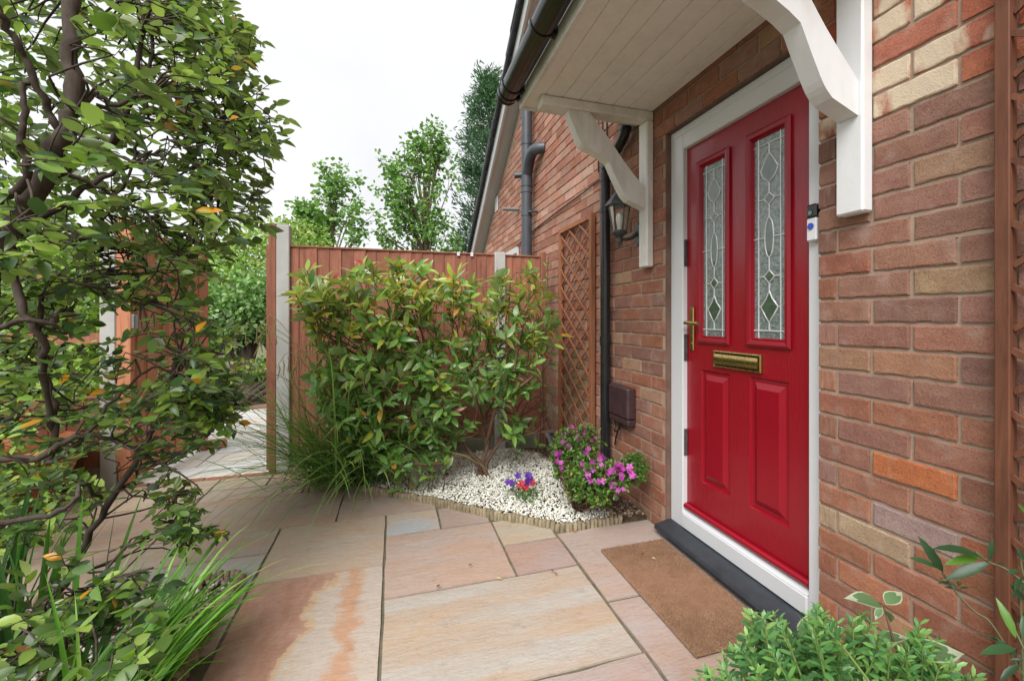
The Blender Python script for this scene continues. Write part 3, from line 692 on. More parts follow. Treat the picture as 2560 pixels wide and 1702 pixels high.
for r in (GL, GR):
    MB().ring(*r, [(0, LX), (-.003, LX-.010), (.008, LX-.017), (.022, LX-.014), (.027, LX-.004), (.031, LX-.006), (.036, LX+.006)]).build('glazing_bead', M['red_trim'], leaf)
    y0, y1, z0, z1 = r[0]+.035, r[1]-.035, r[2]+.035, r[3]-.035
    MB().box(LX+.005, LX+.02, y0-.002, y1+.002, z0-.002, z1+.002).build('glass_pane', M['glass_obscure'], leaf)
    xg = LX+.0035
    P = lambda u, v: (xg, y1+(y0-y1)*u, z0+(z1-z0)*v)   # u runs left to right as seen
    cm = MB()
    for u in (.15, .86): came_tube(cm, [P(u, 0), P(u, 1)])
    for v in (.037, .963): came_tube(cm, [P(0, v), P(1, v)])
    def poly(pl, closed=True): came_tube(cm, [P(*p) for p in (pl+[pl[0]] if closed else pl)])
    def curve(c, a, b):   # kite with curved upper or lower sides
        return [(.5, b), (.5+a*.45, (b+c)/2), (.5+a, c)]
    K1 = [(.5, .915), (.62, .885), (.78, .835), (.70, .80), (.5, .767), (.30, .80), (.22, .835), (.38, .885)]
    D1 = [(.5, .719), (.67, .689), (.5, .659), (.33, .689)]
    EL = [(.5+.14*math.cos(a), .498+.098*math.sin(a)) for a in np.linspace(0, 2*math.pi, 21)[:-1]]
    D2 = [(.5, .337), (.67, .305), (.5, .274), (.33, .305)]
    K2 = [(.5, .233), (.60, .195), (.78, .156), (.64, .115), (.5, .078), (.36, .115), (.22, .156), (.40, .195)]
    for pl in (K1, D1, EL, D2, K2): poly(pl)
    for a, b in [((.5, .963), (.5, .915)), ((.5, .767), (.5, .719)), ((.5, .659), (.5, .596)), ((.5, .4), (.5, .337)), ((.5, .274), (.5, .233)), ((.5, .078), (.5, .037)),
                 ((0, .498), (.36, .498)), ((.64, .498), (1, .498)), ((.15, .689), (.33, .689)), ((.67, .689), (.86, .689)), ((.15, .305), (.33, .305)), ((.67, .305), (.86, .305)), ((.15, .835), (.22, .835)), ((.78, .835), (.86, .835)), ((.15, .156), (.22, .156)), ((.78, .156), (.86, .156))]:
        poly([a, b], False)
    cm.build('lead_came', M['came'], leaf)
    for pl in (K1, D1, EL, D2, K2):
        MB().prism([(P(*p)[1], P(*p)[2]) for p in pl], 0, xg-.0012, xg+.001).build('bevelled_glass', M['glass_clear'], leaf)
for r in (PL, PR):
    MB().ring(*r, [(0, LX), (.004, LX+.008), (.012, LX+.010), (.016, LX+.009), (.022, LX+.009), (.048, LX-.003), (.052, LX-.003)], True).build('raised_panel', M['red_trim'], leaf)
MB().prism([(LX-.001, .172), (LX-.022, .176), (LX-.027, .186), (LX-.022, .197), (LX-.001, .203)], 1, LY0+.004, LY1-.004, True).build('weather_bar', M['red_trim'], leaf)
lp = MB(); lp.ring(1.565, 1.872, .942, 1.020, [(0, LX), (0, LX-.012), (.005, LX-.016), (.009, LX-.016), (.012, LX-.010)], True)
lp = lp.build('letter_plate', M['brass'], leaf); MB().box(LX-.020, LX-.008, 1.578, 1.859, .956, 1.006, .005).build('flap', M['brass'], None) if False else None
fl = MB(); fl.prism([(LX-.010, .954), (LX-.019, .958), (LX-.022, .981), (LX-.019, 1.004), (LX-.010, 1.008)], 1, 1.578, 1.859, True); fl.build('letter_flap', M['brass'], leaf)
hd = MB(); hd.box(LX-.010, LX, 2.032, 2.064, 1.005, 1.232, .005); hd.tube([(LX-.008, 2.048, 1.150), (LX-.045, 2.048, 1.150)], .0095, 10)
hd.tube(smooth_path([(LX-.045, 2.054, 1.150), (LX-.050, 2.02, 1.151), (LX-.048, 1.98, 1.149), (LX-.044, 1.945, 1.147)]), .0095, 10)
hd.tube([(LX-.001, 2.048, 1.04), (LX-.014, 2.048, 1.04)], .010, 10)
hd.build('handle', M['brass'], leaf)

# canopy
can = MB(); SZ = 2.364; CX0 = -.746; CY0, CY1 = .93, 2.532
can.box(CX0, CX0+.022, CY0, CY1, SZ-.012, SZ+.15, .003)
can.box(CX0+.0225, .0, CY1-.022, CY1, SZ-.010, SZ+.149, .003); can.box(CX0+.0225, .0, CY0, CY0+.022, SZ-.010, SZ+.149, .003)
canopy = can.build('canopy', M['paint_old'], house); canopy['label'] = 'white boarded porch canopy on two shaped brackets'
xs_ = [CX0+.024, -.651, -.553, -.454, -.355, -.255, -.156, -.054, -.003]
for a, b in zip(xs_, xs_[1:]):
    MB().box(a+.0018, b-.0018, CY0+.023, CY1-.023, SZ, SZ+.012, .0022).build('soffit_board', M['soffit'], canopy)
MB().box(CX0+.0225, -.002, CY0+.023, CY1-.023, SZ+.006, SZ+.0115).build('soffit_backing', M['soffit'], canopy)
crf = MB(); crf.prism([(CX0-.07, SZ+.152), (CX0-.07, SZ+.185), (0, SZ+.62), (0, SZ+.58)], 1, CY0-.03, CY1+.03); crf.build('canopy_roof', M['roof_tile'], canopy)
BR = [(-.52, 2.307), (-.509, 2.264), (-.475, 2.192), (-.442, 2.127), (-.381, 2.100), (-.319, 2.072), (-.276, 2.046), (-.249, 1.992), (-.217, 1.931), (-.185, 1.876), (-.153, 1.843), (-.0465, 1.803), (-.0465, 1.912), (-.096, 1.964), (-.177, 2.05), (-.272, 2.168), (-.373, 2.282), (-.40, 2.307)]
for yb, pm, sgn in ((2.331, 'paint_old', 'left'), (1.052, 'paint_white', 'right')):
    MB().box(-.675, -.0005, yb, yb+.09, SZ-.054, SZ-.002, .006).build('bracket_beam', M[pm], canopy)
    MB().box(-.046, -.001, yb-.002, yb+.092, 1.470 if yb > 2 else 1.505, SZ-.056, .006).build('bracket_post', M[pm if yb > 2 else 'paint_white'], canopy)
    mbp = MB(); sp = [tuple(q) for q in smooth_path(BR[:6], 3)]+[tuple(q) for q in smooth_path(BR[6:11], 3)]+BR[11:12]+[tuple(q) for q in smooth_path(BR[12:], 3)]; mbp.prism([(x, z+.0015) for x, z in sp][::-1], 1, yb+.012, yb+.078)
    ob = mbp.build('bracket_brace', M[pm], canopy); bv = ob.modifiers.new('bevel', 'BEVEL'); bv.width = .004; bv.segments = 2; bv.limit_method = 'ANGLE'; bv.angle_limit = .9
# gutter on the canopy
gt = MB(); GX, GZ, GRAD = CX0-.064, SZ+.078, .057
arc = [(GX+GRAD*math.cos(a), GZ+GRAD*math.sin(a)) for a in np.linspace(math.pi, 2*math.pi, 13)]; arc2 = [(GX+(GRAD-.004)*math.cos(a), GZ+(GRAD-.004)*math.sin(a)) for a in np.linspace(2*math.pi, math.pi, 13)]
gt.prism((arc+arc2)[::-1], 1, CY0-.05, CY1+.028, True)
gutter = gt.build('gutter', M['black_plastic'], house)
cap = MB(); cap.prism([(GX+.061*math.cos(a), GZ+.061*math.sin(a)) for a in np.linspace(math.pi, 2*math.pi, 13)][::-1], 1, CY1+.024, CY1+.034, True); cap.build('end_cap', M['black_plastic'], gutter)
for yb in (CY1-.012, CY1-.10, 1.9, 1.2):
    a1 = [(GX+.0625*math.cos(a), GZ+.0625*math.sin(a)) for a in np.linspace(math.pi*.97, 2*math.pi, 13)]; a2 = [(GX+.0573*math.cos(a), GZ+.0573*math.sin(a)) for a in np.linspace(2*math.pi, math.pi*.97, 13)]
    cb = MB(); cb.prism((a1+a2)[::-1], 1, yb-.012, yb+.012, True); cb.box(GX+.05, CX0-.0005, yb-.02, yb+.02, GZ-.045, GZ+.03, .003); cb.build('gutter_bracket', M['black_plastic'], gutter)
MB().tube([(CX0-.012, CY0-.05, SZ+.135), (CX0-.012, CY1-.02, SZ+.135)], .012, 8).build('gutter_rim', M['black_plastic'], gutter)

# main roof verge
rf = MB(); yy0, yy1 = -.2, 9.6; T_ = .10
rf.prism([(yy0, verge_z(yy0)+.05), (yy1, verge_z(yy1)+.05), (yy1, verge_z(yy1)+.05+T_), (yy0, verge_z(yy0)+.05+T_)][::-1], 0, -.142, 3.0)
roof = rf.build('roof', M['upvc'], house)
bb = MB(); bb.prism([(yy0, verge_z(yy0)-.03), (9.5, verge_z(9.5)-.03), (9.5, verge_z(9.5)+.165), (yy0, verge_z(yy0)+.165)][::-1], 0, -.170, -.1425); bb.build('bargeboard', M['upvc'], roof)
sl = math.sqrt(1+RS*RS); tl = .27
n = int((9.7-2.0)*sl/tl)
for i in range(n):
    y0 = 2.0+i*tl/sl; y1 = y0+(tl+.035)/sl
    tb = MB(); f0 = lambda y: verge_z(y)+.155
    tb.prism([(y0, f0(y0)+.018), (y1, f0(y1)+.035), (y1, f0(y1)+.072), (y0, f0(y0)+.055)][::-1], 0, -.235+rng.normal(0, .004), .1)
    tb.add([(-.235, y0+.01, f0(y0)-.02), (-.21, y0+.01, f0(y0)-.02), (-.21, y1-.01, f0(y1)-.005), (-.235, y1-.01, f0(y1)-.005), (-.235, y0+.01, f0(y0)+.02), (-.21, y0+.01, f0(y0)+.02), (-.21, y1-.01, f0(y1)+.036), (-.235, y1-.01, f0(y1)+.036)], [(0, 3, 2, 1), (4, 5, 6, 7), (0, 1, 5, 4), (1, 2, 6, 5), (2, 3, 7, 6), (3, 0, 4, 7)])
    tb.build('verge_tile', M['roof_tile'], roof)
# window at the back, air brick, overflow
wn = MB(); wn.ring(5.36, 6.35, 1.0, 2.04, [(0, .02), (0, -.006), (.07, -.006), (.08, .012)]); win = wn.build('window', M['upvc'], house); MB().box(.010, .02, 5.43, 6.28, 1.07, 1.97).build('pane', M['glass_clear'], win)
MB().box(-.012, -.0015, 6.50, 6.68, 2.72, 2.93, .003).build('air_vent', M['upvc'], house)
MB().tube([(.02, 5.34, 2.47), (-.20, 5.34, 2.462)], .021, 10).build('overflow_pipe', M['waste_pipe'], house)
# black rainwater pipe and soil stack
dp = MB(); DX, DYp = -.052, 2.862
dp.tube(smooth_path([(DX, DYp, .02), (DX, DYp, 1.0), (DX, DYp, 2.14), (DX, DYp-.012, 2.19), (DX, DYp-.10, 2.235), (DX, 2.62, 2.30), (DX-.002, 2.575, 2.345), (DX-.004, 2.565, 2.40), (DX-.01, 2.565, 2.62)], 5), .034, 16)
down = dp.build('downpipe', M['black_plastic'], house)
for z, r in ((2.13, .0385), (1.02, .038)): MB().tube([(DX, DYp, z-.03), (DX, DYp, z+.03)], r, 16).build('socket', M['black_plastic'], down)
for z in (1.905, .115):
    MB().tube([(DX, DYp, z-.014), (DX, DYp, z+.014)], .0395, 16).tube([(DX, DYp-.02, z), (DX+.02, DYp-.085, z)], .009, 8).tube([(DX+.02, DYp-.085, z), (.0, DYp-.085, z)], .011, 8).build('pipe_clip', M['black_plastic'], down)
for z in (2.345, 2.385): MB().tube([(DX-.003, 2.572, z-.008), (DX-.003, 2.570, z+.008)], .0395, 16).build('pipe_collar', M['black_plastic'], down)
ss = MB(); SX, SY = -.088, 4.70; ss.tube([(SX, SY, 0), (SX, SY, 5.2)], .055, 20)
stack = ss.build('soil_stack', M['grey_plastic'], house)
for z, h in ((2.62, .06), (2.52, .025), (3.05, .05), (2.28, .03), (3.45, .025)): MB().tube([(SX, SY, z-h), (SX, SY, z+h)], .0605, 20).build('collar', M['grey_plastic'], stack)
for z in (2.28, 3.45): MB().tube([(SX, SY-.04, z), (SX+.03, SY-.11, z)], .014, 8).tube([(SX+.03, SY-.11, z), (0, SY-.11, z)], .014, 8).build('stack_clip', M['grey_plastic'], stack)
MB().tube(smooth_path([(SX, SY-.02, 2.70), (SX, SY-.10, 2.80), (SX+.005, SY-.20, 2.86), (SX+.03, SY-.29, 2.865), (SX+.10, SY-.34, 2.865)], 5), [.055]*21, 16).tube([(SX-.03, SY+.02, 2.69), (SX-.12, SY+.05, 2.68)], .03, 12).build('branch', M['grey_plastic'], stack)
wp = MB(); wp.tube(smooth_path([(.0, 4.10, .10), (-.06, 4.08, .10), (-.075, 4.02, .09), (-.08, 3.86, .035), (-.085, 3.55, .03)], 5), .021, 10); wp.build('waste_pipe', M['waste_pipe'], house)
tag(MB().tube(smooth_path([(-.012, 5.4, 2.04), (-.014, 4.9, 2.09), (-.012, 4.0, 2.135), (-.013, 3.5, 2.15), (-.012, 2.9, 2.175)], 6), .007, 6).build('wall_cable', M['black_plastic']), 'thin black cable clipped along the pale brick band', 'cable')
for i in range(3):
    ya = 3.06-i*.07; tag(MB().tube([(-.012, ya, 2.23+i*.03), (-.012, ya+.004, 2.62)], .0065, 6).build('riser_cable', M['black_plastic']), ['upright black cable behind the porch bracket, farthest from the drainpipe', 'upright black cable behind the porch bracket, middle of three', 'upright black cable behind the porch bracket, nearest the drainpipe'][i], 'cable', 'riser cables')
tag(MB().tube(smooth_path([(-.01, 4.33, .9), (-.01, 4.33, .37), (-.012, 4.25, .18), (-.02, 4.10, .11), (-.03, 3.89, .08), (-.03, 3.6, .03)], 5), .006, 6).build('ground_cable', M['black_plastic']), 'black cable hanging down the wall beside the fence end', 'cable')

# ------------------------------------------------------------------ wall-hung things
def lantern():
    cx, cy, zb = -.133, 2.50, 1.60
    t = thing('wall_lantern', 'black six sided wall lantern beside the porch bracket', 'lantern', (cx, cy, zb))
    rm = MB(); rm.lathe((cx, cy, zb), [(.010, .375), (.016, .36), (.008, .345), (.026, .33), (.032, .322), (.036, .318), (.082, .262), (.086, .256), (.086, .248), (.0, .246)], 6, False, math.pi/6)
    rm.lathe((cx, cy, zb), [(.0, .392), (.009, .385), (.010, .375), (.006, .362)], 10); rm.build('roof_cap', M['lamp_metal'], t)
    gl = MB(); gl.lathe((cx, cy, zb), [(.063, .247), (.040, .095)], 6, False, math.pi/6); gl.build('glass_panel', M['lamp_glass'], t)
    fr = MB()
    for k in range(6):
        a = math.pi/6+k*math.pi/3; fr.tube([(cx+.064*math.cos(a), cy+.064*math.sin(a), zb+.25), (cx+.041*math.cos(a), cy+.041*math.sin(a), zb+.092)], .0042, 6)
    fr.build('cage_bar', M['lamp_metal'], t)
    MB().lathe((cx, cy, zb), [(.0, .100), (.044, .098), (.047, .09), (.044, .08), (.026, .066), (.016, .058), (.013, .045), (.018, .035), (.012, .022), (.007, .014), (.010, .007), (.0, 0)], 12).build('base_cup', M['lamp_metal'], t)
    MB().lathe((cx, cy, zb), [(.012, .10), (.013, .13), (.019, .15), (.022, .175), (.016, .20), (.0, .208)], 10).build('bulb', M['bulb'], t)
    MB().tube(smooth_path([(cx, cy, zb+.052), (cx+.04, cy, zb+.048), (cx+.08, cy, zb+.06), (cx+.112, cy, zb+.085), (-.012, cy, zb+.09)], 5), [.009+.008*(i/20)**2 for i in range(21)], 8).build('arm', M['lamp_metal'], t)
    bp = MB(); bp.prism([(cy+.034*math.cos(a)*(1 if abs(math.sin(a)) < .9 else .6), zb+.085+.072*math.sin(a)) for a in np.linspace(0, 2*math.pi, 13)[:-1]][::-1], 0, -.014, .0, False); bp.build('back_plate', M['lamp_metal'], t)
lantern()
bt = thing('doorbell', 'white video doorbell with blue button beside the door', 'doorbell', (.02, 1.285, 1.453))
MB().box(.008, FX-.0005, 1.263, 1.306, 1.452, 1.535, .005).build('body', M['white_plastic'], bt); MB().box(.006, FX-.001, 1.264, 1.305, 1.5355, 1.585, .006).build('camera_cover', M['black_plastic'], bt)
MB().tube([(.0075, 1.285, 1.505), (.004, 1.285, 1.505)], .012, 16).build('button', M['blue'], bt); MB().tube([(.0055, 1.285, 1.553), (.003, 1.285, 1.553)], .008, 14).build('lens', M['glass_clear'], bt)
mbx = thing('meter_box', 'dark brown plastic cover box low on the brick wall', 'cover box', (-.03, 2.68, .50))
MB().box(-.062, -.0005, 2.53, 2.80, .545, .742, .012).build('cover', M['meter'], mbx); MB().box(-.056, -.0008, 2.535, 2.795, .506, .544, .006).build('lip', M['meter'], mbx)
MB().tube(smooth_path([(-.02, 2.70, .51), (-.03, 2.72, .44), (-.025, 2.76, .38), (-.012, 2.80, .33)], 5), .006, 6).tube(smooth_path([(-.02, 2.66, .51), (-.04, 2.68, .46), (-.03, 2.77, .43), (-.012, 2.80, .50)], 5), .005, 6).build('lead', M['black_plastic'], mbx)

def trellis(label, y0, y1, z0, z1, x, mat, step, dep=.03, ang=1.5, pw=.035):
    t = thing('trellis', label, 'trellis', (x, (y0+y1)/2, z0))
    MB().box(x-dep, x, y0, y0+.045, z0, z1, .002).build('frame_post', M[mat], t); MB().box(x-dep, x, y1-pw, y1, z0, z1, .002).build('frame_post', M[mat], t)
    MB().box(x-dep+.002, x-.002, y0+.046, y1-.036, z1-.04, z1-.002, .002).build('frame_rail', M[mat], t); MB().box(x-dep+.002, x-.002, y0+.046, y1-.036, z0+.002, z0+.04, .002).build('frame_rail', M[mat], t)
    ya, yb, za, zb = y0+.04, y1-.03, z0+.03, z1-.03; h = .007; k = ang
    for sgn, xa in ((1, x-.020), (-1, x-.012)):
        c = za-k*(yb-ya); 
        while c < zb:
            # line z = c + k*s, s from 0..(yb-ya), running up (sgn 1) or down in y
            s0 = max(0, (za-c)/k); s1 = min(yb-ya, (zb-c)/k)
            if s1-s0 > .01:
                f = (lambda s: ya+s) if sgn > 0 else (lambda s: yb-s)
                p, q = (f(s0), c+k*s0), (f(s1), c+k*s1); d = Vector((q[0]-p[0], q[1]-p[1])).normalized(); nrm = (-d.y*h, d.x*h)
                pl = [(p[0]+nrm[0], p[1]+nrm[1]), (p[0]-nrm[0], p[1]-nrm[1]), (q[0]-nrm[0], q[1]-nrm[1]), (q[0]+nrm[0], q[1]+nrm[1])]
                MB().prism(pl if sgn > 0 else pl[::-1], 0, xa-.0045, xa+.003).build('lath', M[mat], t)
            c += step
trellis('tall narrow orange brown diamond trellis on the wall by the drainpipe', 3.115, 3.83, .06, 1.95, -.012, 'trellis', .15, .034, .66)
trellis('dark brown trellis post and lattice at the right edge', .05, .727, .02, 2.9, -.008, 'trellis_dark', .15, .030, .66, .030)

# ------------------------------------------------------------------ fence, posts, gate
FY = 3.985
def cpost(x0, x1, z1, label, y0=FY-.02, y1=FY+.075):
    mb = MB(); mb.box(x0, x1, y0, y1, -.05, z1-.012, .006); mb.prism([(x0+.004, z1-.0125), (x1-.004, z1-.0125), (x1-.016, z1), (x0+.016, z1)], 1, y0+.004, y1-.004)
    return tag(mb.build('concrete_post', M['concrete'], None), label, 'post', 'concrete fence posts')
cpost(-2.270, -2.180, 1.895, 'pale concrete fence post beside the gateway, left of the shrub')
cpost(-.583, -.487, 1.757, 'pale concrete fence post behind the shrub near the house')
cpost(-3.345, -3.255, 1.9, 'pale concrete gate post half hidden by the tree')
def fence_panel(label, edges, zt, z0=.14, mat='fence', gravel=True, post=None):
    t = thing('fence_panel', label, 'fence', ((edges[0]+edges[-1])/2, FY, 0), 'brown board fence panels')
    for i, (a, b) in enumerate(zip(edges, edges[1:])):
        mb = MB(); dy = rng.normal(0, .0015)
        mb.prism([(a-.012, FY+.010+dy), (b, FY+.002+dy), (b, FY+.016+dy), (a-.012, FY+.018+dy)], 2, z0, zt-.004+rng.normal(0, .0015)); mb.build('board', M[mat], t)
    for z in (.4, 1.0, zt-.15): MB().box(edges[0], edges[-1], FY+.021, FY+.055, z, z+.07).build('rail', M[mat], t)
    MB().box(edges[0]+.001, edges[-1]-.001, FY-.006, FY+.05, zt, zt+.014, .002).build('capping', M[mat], t)
    if gravel: MB().box(edges[0]+.002, edges[-1]-.002, FY, FY+.04, -.03, .138, .003).build('gravel_board', M['mossy'], t)
    return t
bx = [-2.178, -2.121, -2.076, -1.994, -1.907, -1.819, -1.729, -1.638, -1.555, -1.461, -1.376, -1.284, -1.196, -1.107, -1.017, -.92, -.832, -.743, -.653, -.585]
fp = fence_panel('red brown board fence panel behind the shrub, between two concrete posts', bx, 1.722)
for px in (-.897, -.782): MB().box(px-.012, px+.012, FY-.011, FY+.05, 1.705, 1.7385, .001).build('clip', M['white_plastic'], fp)
fp2 = fence_panel('short red brown board fence panel next to the house wall', [-.485, -.42, -.345, -.27, -.205, -.165], 1.722)
MB().box(-.160, -.112, FY-.02, FY+.04, -.02, 1.77, .003).build('end_post', M['fence'], fp2)
tag(MB().box(-2.322, -2.2725, FY-.015, FY+.06, .005, 1.893, .003).box(-2.345, -2.3225, FY+.02, FY+.06, .02, 1.73, .002).build('gate_stop_post', M['fence']), 'red brown timber post fixed to the concrete post by the gateway', 'post')
fence_panel('low red brown board fence behind the tree, left of the gate', [-3.347-i*.095 for i in range(22)][::-1], .62)
tag(MB().box(-3.2535, -3.17, FY-.015, FY+.06, .0, 1.88, .003).build('gate_post', M['gate']), 'orange brown timber gate post behind the tree', 'post')
gate = thing('garden_gate', 'orange brown boarded garden gate standing open behind the tree', 'gate', (-3.165, FY+.03, 0))
gd = Vector((.085, 1.0, 0)).normalized(); gn = Vector((-gd.y, gd.x, 0)); gbase = Vector((-3.150, FY+.05, 0)); gw = 1.04; nb = 11
for i in range(nb):
    a = gw*i/nb+.002; b = gw*(i+1)/nb-.002; p = [gbase+gd*a, gbase+gd*b]; off = gn*(-.004 if i % 2 else .004)
    pl = [tuple((p[0]+off)[:2]), tuple((p[1]+off)[:2]), tuple((p[1]+off+gn*.018)[:2]), tuple((p[0]+off+gn*.018)[:2])]
    MB().prism(pl, 2, .05, 1.80+.0).build('board', M['gate'], gate)
for z in (.25, .95, 1.6):
    p = [gbase+gn*.024, gbase+gd*gw+gn*.024]; pl = [tuple(p[0][:2]), tuple(p[1][:2]), tuple((p[1]+gn*.03)[:2]), tuple((p[0]+gn*.03)[:2])]
    MB().prism(pl, 2, z, z+.09).build('ledge', M['gate'], gate)
for z in (.55, 1.15): MB().box(-3.168, -3.145, FY-.02, FY+.03, z-.05, z+.05, .004).build('hinge', M['steel'], gate)
bk = MB().box(-.11, .11, -.05, .05, -.005, .065, .008).build('loose_brick', M['brick']); bk.color = (.42, .16, .11, 0); bk.location = (-2.99, 4.93, 0); bk.rotation_euler = (0, 0, .35); tag(bk, 'loose red brick on the path holding the gate open', 'brick')

# ------------------------------------------------------------------ door mat
mt = thing('door_mat', 'rectangular brown coir doormat in front of the door', 'doormat', (-.25, 1.73, 0))
MB().box(-.432, -.078, 1.350, 2.118, .003, .016, .004).build('backing', M['coir'], mt)
n = 42000; fp_ = np.stack([rng.uniform(-.432, -.078, n), rng.uniform(1.35, 2.118, n), np.full(n, .012)], 1)
dd = np.stack([rng.normal(0, .0022, n), rng.normal(0, .0022, n), rng.uniform(.006, .0105, n)], 1); aa = rng.uniform(0, math.pi, n); wv_ = np.stack([np.cos(aa), np.sin(aa), 0*aa], 1)*.0011
V = np.stack([fp_-wv_, fp_+wv_, fp_+dd], 1).reshape(-1, 3)
wear = .66+.55*np.clip(np.sin(fp_[:, 1]*9+fp_[:, 0]*5)*.5+.5+rng.normal(0, .3, n), 0, 1)
cc = np.array([(.31, .165, .10)])*wear[:, None]*rng.uniform(.75, 1.2, (n, 1))
me = np_mesh('coir_pile', V, np.arange(3*n).reshape(-1, 3), np.repeat(cc, 3, 0)); me.materials.append(leaf_mat('coir_fibre', .9, 0, None, .1)); o = link(bpy.data.objects.new('coir_pile', me), mt); o['kind'] = 'stuff'

# ================================================================== plants
def blades(name, root, items, pal, mat, singles, blade_name='blade', seg=7):
    """items: (base, dir, length, width, droop, colour)"""
    Vs, Ts, Cs = [], [], []; nb = 0; k = 0
    for (b, d, ln, wd, dr, ci) in items:
        d = Vector(d).normalized(); side = d.cross(Vector((0, 0, 1)))
        side = (side.normalized() if side.length > .01 else Vector((1, 0, 0))); p = Vector(b); rot = rng.uniform(-.9, .9); pts = []
        hd = Vector((d.x, d.y, 0)); hd = hd.normalized() if hd.length > .01 else Vector((1, 0, 0))
        for i in range(seg+1):
            t = i/seg; wdt = wd*(.55+.6*t if t < .35 else .76*(1-((t-.35)/.65)**1.6)+.004)
            sd = (side*math.cos(rot)+hd*math.sin(rot)*.6).normalized(); up = sd.cross(d).normalized()
            pts.append((p-sd*wdt/2+up*wdt*.16, p.copy(), p+sd*wdt/2+up*wdt*.16))
            d = (d+Vector((0, 0, -1))*dr*(.3+t)/seg+hd*dr*.25/seg).normalized(); p = p+d*(ln/seg)
        V = np.array([q for tr in pts for q in tr], float); T = []
        for i in range(seg):
            a = 3*i; T += [(a, a+1, a+4), (a, a+4, a+3), (a+1, a+2, a+5), (a+1, a+5, a+4)]
        T = np.array(T); c = np.clip(np.array(pal[ci])*rng.uniform(.82, 1.18), 0, 1); tt = np.repeat(np.linspace(.8, 1.15, seg+1), 3)[:, None]; c = np.clip(c[None]*tt, 0, 1)
        if k < singles:
            me = np_mesh(blade_name, V, T, c, True); me.materials.append(mat); link(bpy.data.objects.new(blade_name, me), root)
        else: Vs.append(V); Ts.append(T+nb); Cs.append(c); nb += len(V)
        k += 1
    if Vs:
        me = np_mesh(name, np.concatenate(Vs), np.concatenate(Ts), np.concatenate(Cs), True); me.materials.append(mat); o = link(bpy.data.objects.new(name, me), root); o['kind'] = 'stuff'
def pip(p, poly): return inside(p, poly)

